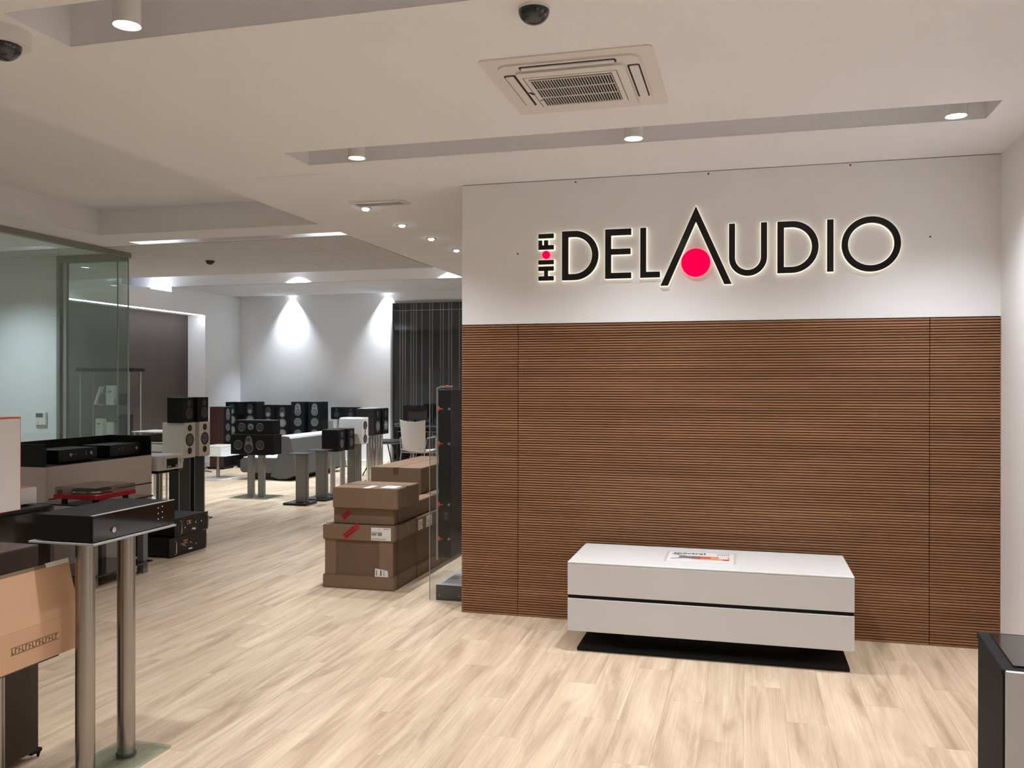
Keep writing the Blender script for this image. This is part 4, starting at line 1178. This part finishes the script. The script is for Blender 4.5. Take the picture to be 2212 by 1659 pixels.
# white box on white pedestal
pd = thing('white_pedestal', 'white pedestal table with slim steel post and square foot plate', 'stand', (-8.18, 12.48, 0))
MB().box(-.18, .24, -.28, .28, 0, .02, .003).build('foot_plate', 'white', pd)
MB().cyl((-.05, 0, .02), .028, .36, 'z', 20).build('post', 'steel', pd)
MB().box(-.18, .24, -.25, .28, .38, .392, .002).build('top_plate', 'white', pd)
wbx = thing('white_speaker_box', 'small white wireless box on the white pedestal', 'box', (-8.17, 12.44, .392))
MB().box(-.16, .14, -.19, .19, 0, .125, .004).build('body', 'white', wbx)
MB().box(-.16, .14, -.19, .19, .127, .155, .004).build('lid', 'white', wbx)
tag(MB().tube([(-9.48, 14.05, .015), (-9.42, 13.9, .008), (-9.40, 13.7, .008), (-9.30, 13.5, .008), (-9.05, 13.42, .008), (-8.9, 13.3, .008)], .008, 6).build('power_cable', 'black'), 'black power cable trailing from the wall by the mahogany tower', 'cable')

# table, chairs, desk by the window
tb = thing('round_table', 'round black table on thin splayed legs behind the bordeaux speakers', 'table', (-5.86, 13.72, 0))
MB().lathe([(0, .535), (.30, .535), (.38, .56), (.385, .575), (.38, .585), (0, .585)], 40).build('table_top', 'black', tb)
for k in range(4):
    a = PI / 4 + k * PI / 2
    MB().tube([(.10 * math.cos(a), .10 * math.sin(a), .545), (.40 * math.cos(a), .40 * math.sin(a), .01)], .010, 8).build('leg', 'black', tb)
def armchair(label, loc, rz):
    t = thing('armchair', label, 'chair', loc, rz, 'pale shell chairs by the window')
    # backrest: curved sheet (back at -y), seat in front of it
    n, mrow = 10, 8
    def sheet(fn, th):
        bm_ = MB()
        g0 = [[bm_.bm.verts.new(fn(i / n, j / mrow, 0)) for j in range(mrow + 1)] for i in range(n + 1)]
        g1 = [[bm_.bm.verts.new(fn(i / n, j / mrow, th)) for j in range(mrow + 1)] for i in range(n + 1)]
        for i in range(n):
            for j in range(mrow):
                bm_.bm.faces.new((g0[i][j], g0[i + 1][j], g0[i + 1][j + 1], g0[i][j + 1]))
                bm_.bm.faces.new((g1[i][j], g1[i][j + 1], g1[i + 1][j + 1], g1[i + 1][j]))
        for i in range(n):
            bm_.bm.faces.new((g0[i][0], g1[i][0], g1[i + 1][0], g0[i + 1][0])); bm_.bm.faces.new((g0[i][mrow], g0[i + 1][mrow], g1[i + 1][mrow], g1[i][mrow]))
        for j in range(mrow):
            bm_.bm.faces.new((g0[0][j], g0[0][j + 1], g1[0][j + 1], g1[0][j])); bm_.bm.faces.new((g0[n][j], g1[n][j], g1[n][j + 1], g0[n][j + 1]))
        return bm_
    def back(u, v, th):
        x = (u - .5) * (.40 + .04 * v)
        c = (2 * (u - .5)) ** 2
        return (x, -.20 - .05 * v + .05 * c + th, .50 + .45 * v + (.03 * c * v))
    def seat(u, v, th):
        x = (u - .5) * .42
        return (x, -.20 + .44 * v, .50 - .035 * math.sin(PI * v) + .02 * (2 * (u - .5)) ** 2 - (.03 if v > .95 else 0) + th)
    sheet(back, .014).build('backrest', 'offwhite', t)
    sheet(seat, .014).build('seat', 'offwhite', t)
    for sx in (-1, 1):
        MB().tube([(sx * .21, -.26, .005), (sx * .205, -.18, .49), (sx * .235, -.16, .70), (sx * .235, .10, .715), (sx * .22, .16, .68), (sx * .205, .19, .49), (sx * .21, .24, .005)], .010, 8).build('leg_frame', 'alu', t)
    MB().tube([(-.205, -.15, .475), (.205, -.15, .475)], .009, 8).build('crossbar', 'alu', t)
    MB().tube([(-.205, .17, .460), (.205, .17, .460)], .009, 8).build('crossbar', 'alu', t)
    return t
armchair('pale shell armchair with thin metal legs behind the tallest carton', (-4.93, 12.85, 0), R(-8))
armchair('pale shell armchair beside the clear acrylic display', (-4.36, 13.35, 0), R(60))
dk = thing('black_desk', 'black desk standing in front of the dark window', 'desk', (-5.15, 14.72, 0))
MB().box(-.85, .85, -.28, .28, .745, .785, .004).build('desk_top', 'black', dk)
MB().box(-.83, .83, -.26, .26, .68, .70, .003).build('lower_shelf', 'darkgrey', dk)
for sx in (-1, 1):
    MB().box(sx * .80 - .02, sx * .80 + .02, -.26, .26, 0, .745, .003).build('side_panel', 'black', dk)
t = thing('desktop_monitor', 'black monitor standing on the black desk', 'monitor', (-5.72, 14.75, .785), R(20))
MB().box(-.12, .12, -.08, .08, 0, .012, .003).build('foot', 'black', t)
MB().box(-.03, .03, -.02, .02, .012, .12).build('neck', 'black', t)
MB().box(-.22, .22, -.04, -.01, .10, .36, .004).build('screen', 'blackgloss', t)

# ------------------------------------------------------------------ cartons
def tray_carton(label, loc, w, d, h):
    t = thing('tray_carton', label, 'box', loc, 0, 'large strapped cartons')
    MB().box(-w / 2 + .016, w / 2 - .016, -d / 2 + .016, d / 2 - .016, .0, h - .004, .004).build('body', 'card2', t)
    MB().box(-w / 2, w / 2, -d / 2, d / 2, h - .112, h, .006, 2).build('lid', 'card', t)
    MB().box(-w / 2, w / 2, -d / 2, d / 2, 0, .10, .006, 2).build('tray', 'card', t)
    for (a, b) in ((-w / 2 + .014, -w / 2 + .105), (w / 2 - .125, w / 2 - .014)):
        MB().box(a, b, -d / 2 + .010, -d / 2 + .016, .10, h - .112, .001).build('front_flap', 'card', t)
    for yy in (-d / 2 + .072, -d / 2 + .457):
        m_ = MB()
        m_.box(w / 2, w / 2 + .002, yy - .006, yy + .006, 0.001, h + .0012)
        m_.box(-w / 2 - .002, -w / 2, yy - .006, yy + .006, 0.001, h + .0012)
        m_.box(-w / 2, w / 2, yy - .006, yy + .006, h, h + .0012)
        m_.build('strap', 'strap', t)
    return t
b1 = tray_carton('large strapped carton with white shipping label, bottom front of the stack', (-2.816, 6.60, 0), .582, 1.04, .475)
yf = -.52
lb = MB().box(.107, .265, yf - .001, yf, .372, .468).build('shipping_label', 'paper', b1)
lb['label'] = 'white shipping label with black print'
text_mesh('print', 'KA361838', .030, 'ink', lb, (.112, yf - .0012, .409), (PI / 2, 0, 0), .0002, .0012, .62)
text_mesh('print', 'P', .018, 'ink', lb, (.168, yf - .0012, .449), (PI / 2, 0, 0), .0002)
m = MB()
for k in range(22): m.box(.114 + .0052 * k, .114 + .0052 * k + (.0015 if k % 3 else .003), yf - .0016, yf - .001, .379, .388)
m.build('barcode', 'ink', lb)
m = MB()
m.box(.112, .195, yf - .0016, yf - .001, .434, .437); m.box(.205, .258, yf - .0016, yf - .001, .456, .460); m.box(.112, .258, yf - .0016, yf - .001, .398, .3985)
m.build('print', 'greyink', lb)
def sticker(t, cx_, yf_, cz, w, h, ang, m_='redtape', lines=True):
    mt_ = Matrix.Translation((cx_, yf_, cz)) @ Matrix.Rotation(ang, 4, 'Y')
    o = MB().box(-w / 2, w / 2, -.001, 0, -h / 2, h / 2, mtx=mt_).build('sticker', m_, t)
    if lines:
        mm = MB()
        for zz in (-.18, .22): mm.box(-w * .42, w * .25, -.0016, -.001, zz * h - .0025, zz * h + .0025, mtx=mt_)
        mm.build('print', 'ink', o)
    return o
sticker(b1, -.055, yf, .432, .150, .046, R(-38))
tp = MB().prism([(.133, .10), (.240, .10), (.238, .140), (.225, .150), (.135, .162)], yf + .008, yf + .010, 'xz').build('torn_label', 'paper', b1)
m = MB()
for (a, b) in ((.145, .150), (.178, .186), (.205, .208)): m.box(a, b, yf + .0074, yf + .008, .108, .150)
m.build('print', 'ink', tp)
for (ya, yb, za, zb) in ((-.02, .07, .375, .455), (.16, .29, .372, .462)):
    o = MB().box(.291, .2925, ya, yb, za, zb).build('label', 'paper', b1)
    m = MB()
    for k in range(3): m.box(.2925, .2931, ya + .015 + .025 * k, ya + .022 + .025 * k, za + .03, za + .06)
    m.box(.2925, .2931, ya + .01, yb - .03, za + .012, za + .016)
    m.build('print', 'ink', o)
MB().prism([(-.30, .475), (-.22, .475), (-.20, .41), (-.215, .385), (-.27, .43)], .291, .2922, 'yz').build('tape', 'tape', b1)
b1b = tray_carton('large strapped carton at the bottom of the stack behind the labelled one', (-2.816, 7.70, 0), .582, 1.12, .475)
def carton(name, label, loc, w, d, h, m_='card', seam='y', tape=True, strap=()):
    t = thing(name, label, 'box', loc, 0, 'cartons in the corridor stack')
    MB().box(-w / 2, w / 2, -d / 2, d / 2, 0, h, .005, 2).build('body', m_, t)
    if tape:
        m2 = MB()
        if seam == 'y':
            m2.box(-.004, .004, -d / 2, d / 2, h, h + .0008)
            m2.build('flap_seam', 'tape', t)
            MB().box(-.025, .025, -d / 2 - .0008, -d / 2, h - .06, h).box(-.025, .025, -d / 2, -d / 2 + .06, h, h + .001).build('tape', 'tape', t)
        else:
            m2.box(-w / 2, w / 2, -.004, .004, h, h + .0008).build('flap_seam', 'tape', t)
            MB().box(-w / 2, w / 2, -.03, .03, h + .0008, h + .0014).build('tape', 'tape', t)
    for yy in strap:
        MB().box(w / 2, w / 2 + .0015, yy - .006, yy + .006, 0, h).build('strap', 'strap', t)
    return t
b2 = carton('flat_carton', 'flat carton with red sticker between the labelled and tape sealed cartons', (-2.803, 6.62, .477), .494, .94, .122, 'card', 'y', False, (-.40,))
sticker(b2, -.14, -.47, .068, .085, .045, R(-40))
MB().prism([(-.06, .122), (.05, .122), (.045, .08), (.02, .055), (-.02, .085)], .247, .2482, 'yz').build('tape', 'tape', b2)
b2b = carton('flat_carton', 'flat carton under the long tall carton at the back of the stack', (-2.803, 7.66, .477), .494, 1.08, .122, 'card', 'y', False, (-.50,))
b3 = carton('sealed_carton', 'tape sealed carton with white label on its top flaps', (-2.775, 6.335, .600), .53, .447, .155, 'card', 'x')
o = MB().box(.10, .22, -.17, -.03, .155, .1562).build('label', 'paper', b3); MB().box(.13, .15, -.10, -.085, .1562, .1566).build('print', 'ink', o)
MB().box(-.02, .03, -.22, -.05, .155, .1556).build('tape_strip', 'paper', b3)
b4 = carton('long_carton', 'long carton with orange print at the back top of the stack', (-2.905, 7.63, .600), .46, 1.20, .222, 'card', 'y')
sg_ = MB()
for k in range(6): sg_.box(-.13 + .018 * k, -.118 + .018 * k, .0, .05, .222, .2226, mtx=Matrix.Rotation(R(10), 4, 'Z'))
sg_.build('print', 'orange', b4)

# ------------------------------------------------------------------ acrylic display at the end of the sign wall
ad_ = thing('acrylic_display', 'clear acrylic display with black column and orange clips beside the slatted wall', 'display', (-2.03, 6.05, 0))
bs = MB().box(-.112, .12, -.12, .50, 0, .108, .002).build('base', 'darkgrey', ad_)
MB().box(-.112, .12, -.12, .50, .108, .112, .001).build('base_top', 'white', bs)
for (x, z) in ((-.085, .035), (.06, .035)):
    MB().cyl((x, -.12, z), .005, -.002, 'y', 10).build('screw', 'alu', bs)
MB().box(-.155, .12, -.134, -.126, .002, 1.66).build('pane', 'acrylic', ad_)
MB().box(-.1575, -.1545, -.134, -.126, .002, 1.66).build('pane_edge', 'acrylicedge', ad_)
MB().box(.035, .075, .242, .28, .112, .40).box(-.06, .075, .242, .28, .40, .46).build('inner_post', 'black', ad_)
cl = MB().box(-.128, -.034, -.02, .24, .285, 1.50, .002).build('column', 'black', ad_)
MB().box(-.036, -.030, -.018, .238, .287, 1.498).build('column_side', 'darkgrey', cl)
MB().box(-.143, -.131, -.03, -.018, .265, 1.515, .002).build('edge_strip', 'acrylicedge', ad_)
MB().tube([(-.137, -.024, 1.512), (-.10, -.024, 1.522), (-.02, -.024, 1.522)], .006, 8).build('top_rod', 'chrome', ad_)
MB().cyl((-.07, -.024, 1.522), .010, .022, 'x', 12).build('rod_clamp', 'orangeplastic', ad_)
for zz in (1.361, 1.109, .669, .421):
    m = MB(); m.box(-.128, -.112, -.045, -.02, zz - .006, zz + .006, .002); m.box(-.126, -.116, -.042, -.022, zz - .017, zz + .017, .002); m.cyl((-.112, -.032, zz), .006, .022, 'x', 10, .002)
    m.build('orange_clip', 'orangeplastic', cl)
    MB().cyl((-.046, -.02, zz), .009, -.012, 'y', 14).build('grey_knob', 'alu', cl)
sk = MB().box(-.095, -.04, -.0225, -.02, .545, .63, .002).build('socket_plate', 'blackgloss', cl)
for zz in (.57, .605): MB().lathe([(.008, .003), (.0095, .004), (.011, .003), (.011, 0)], 14, fr(-.068, -.0225, zz)).build('socket', 'midgrey', sk)
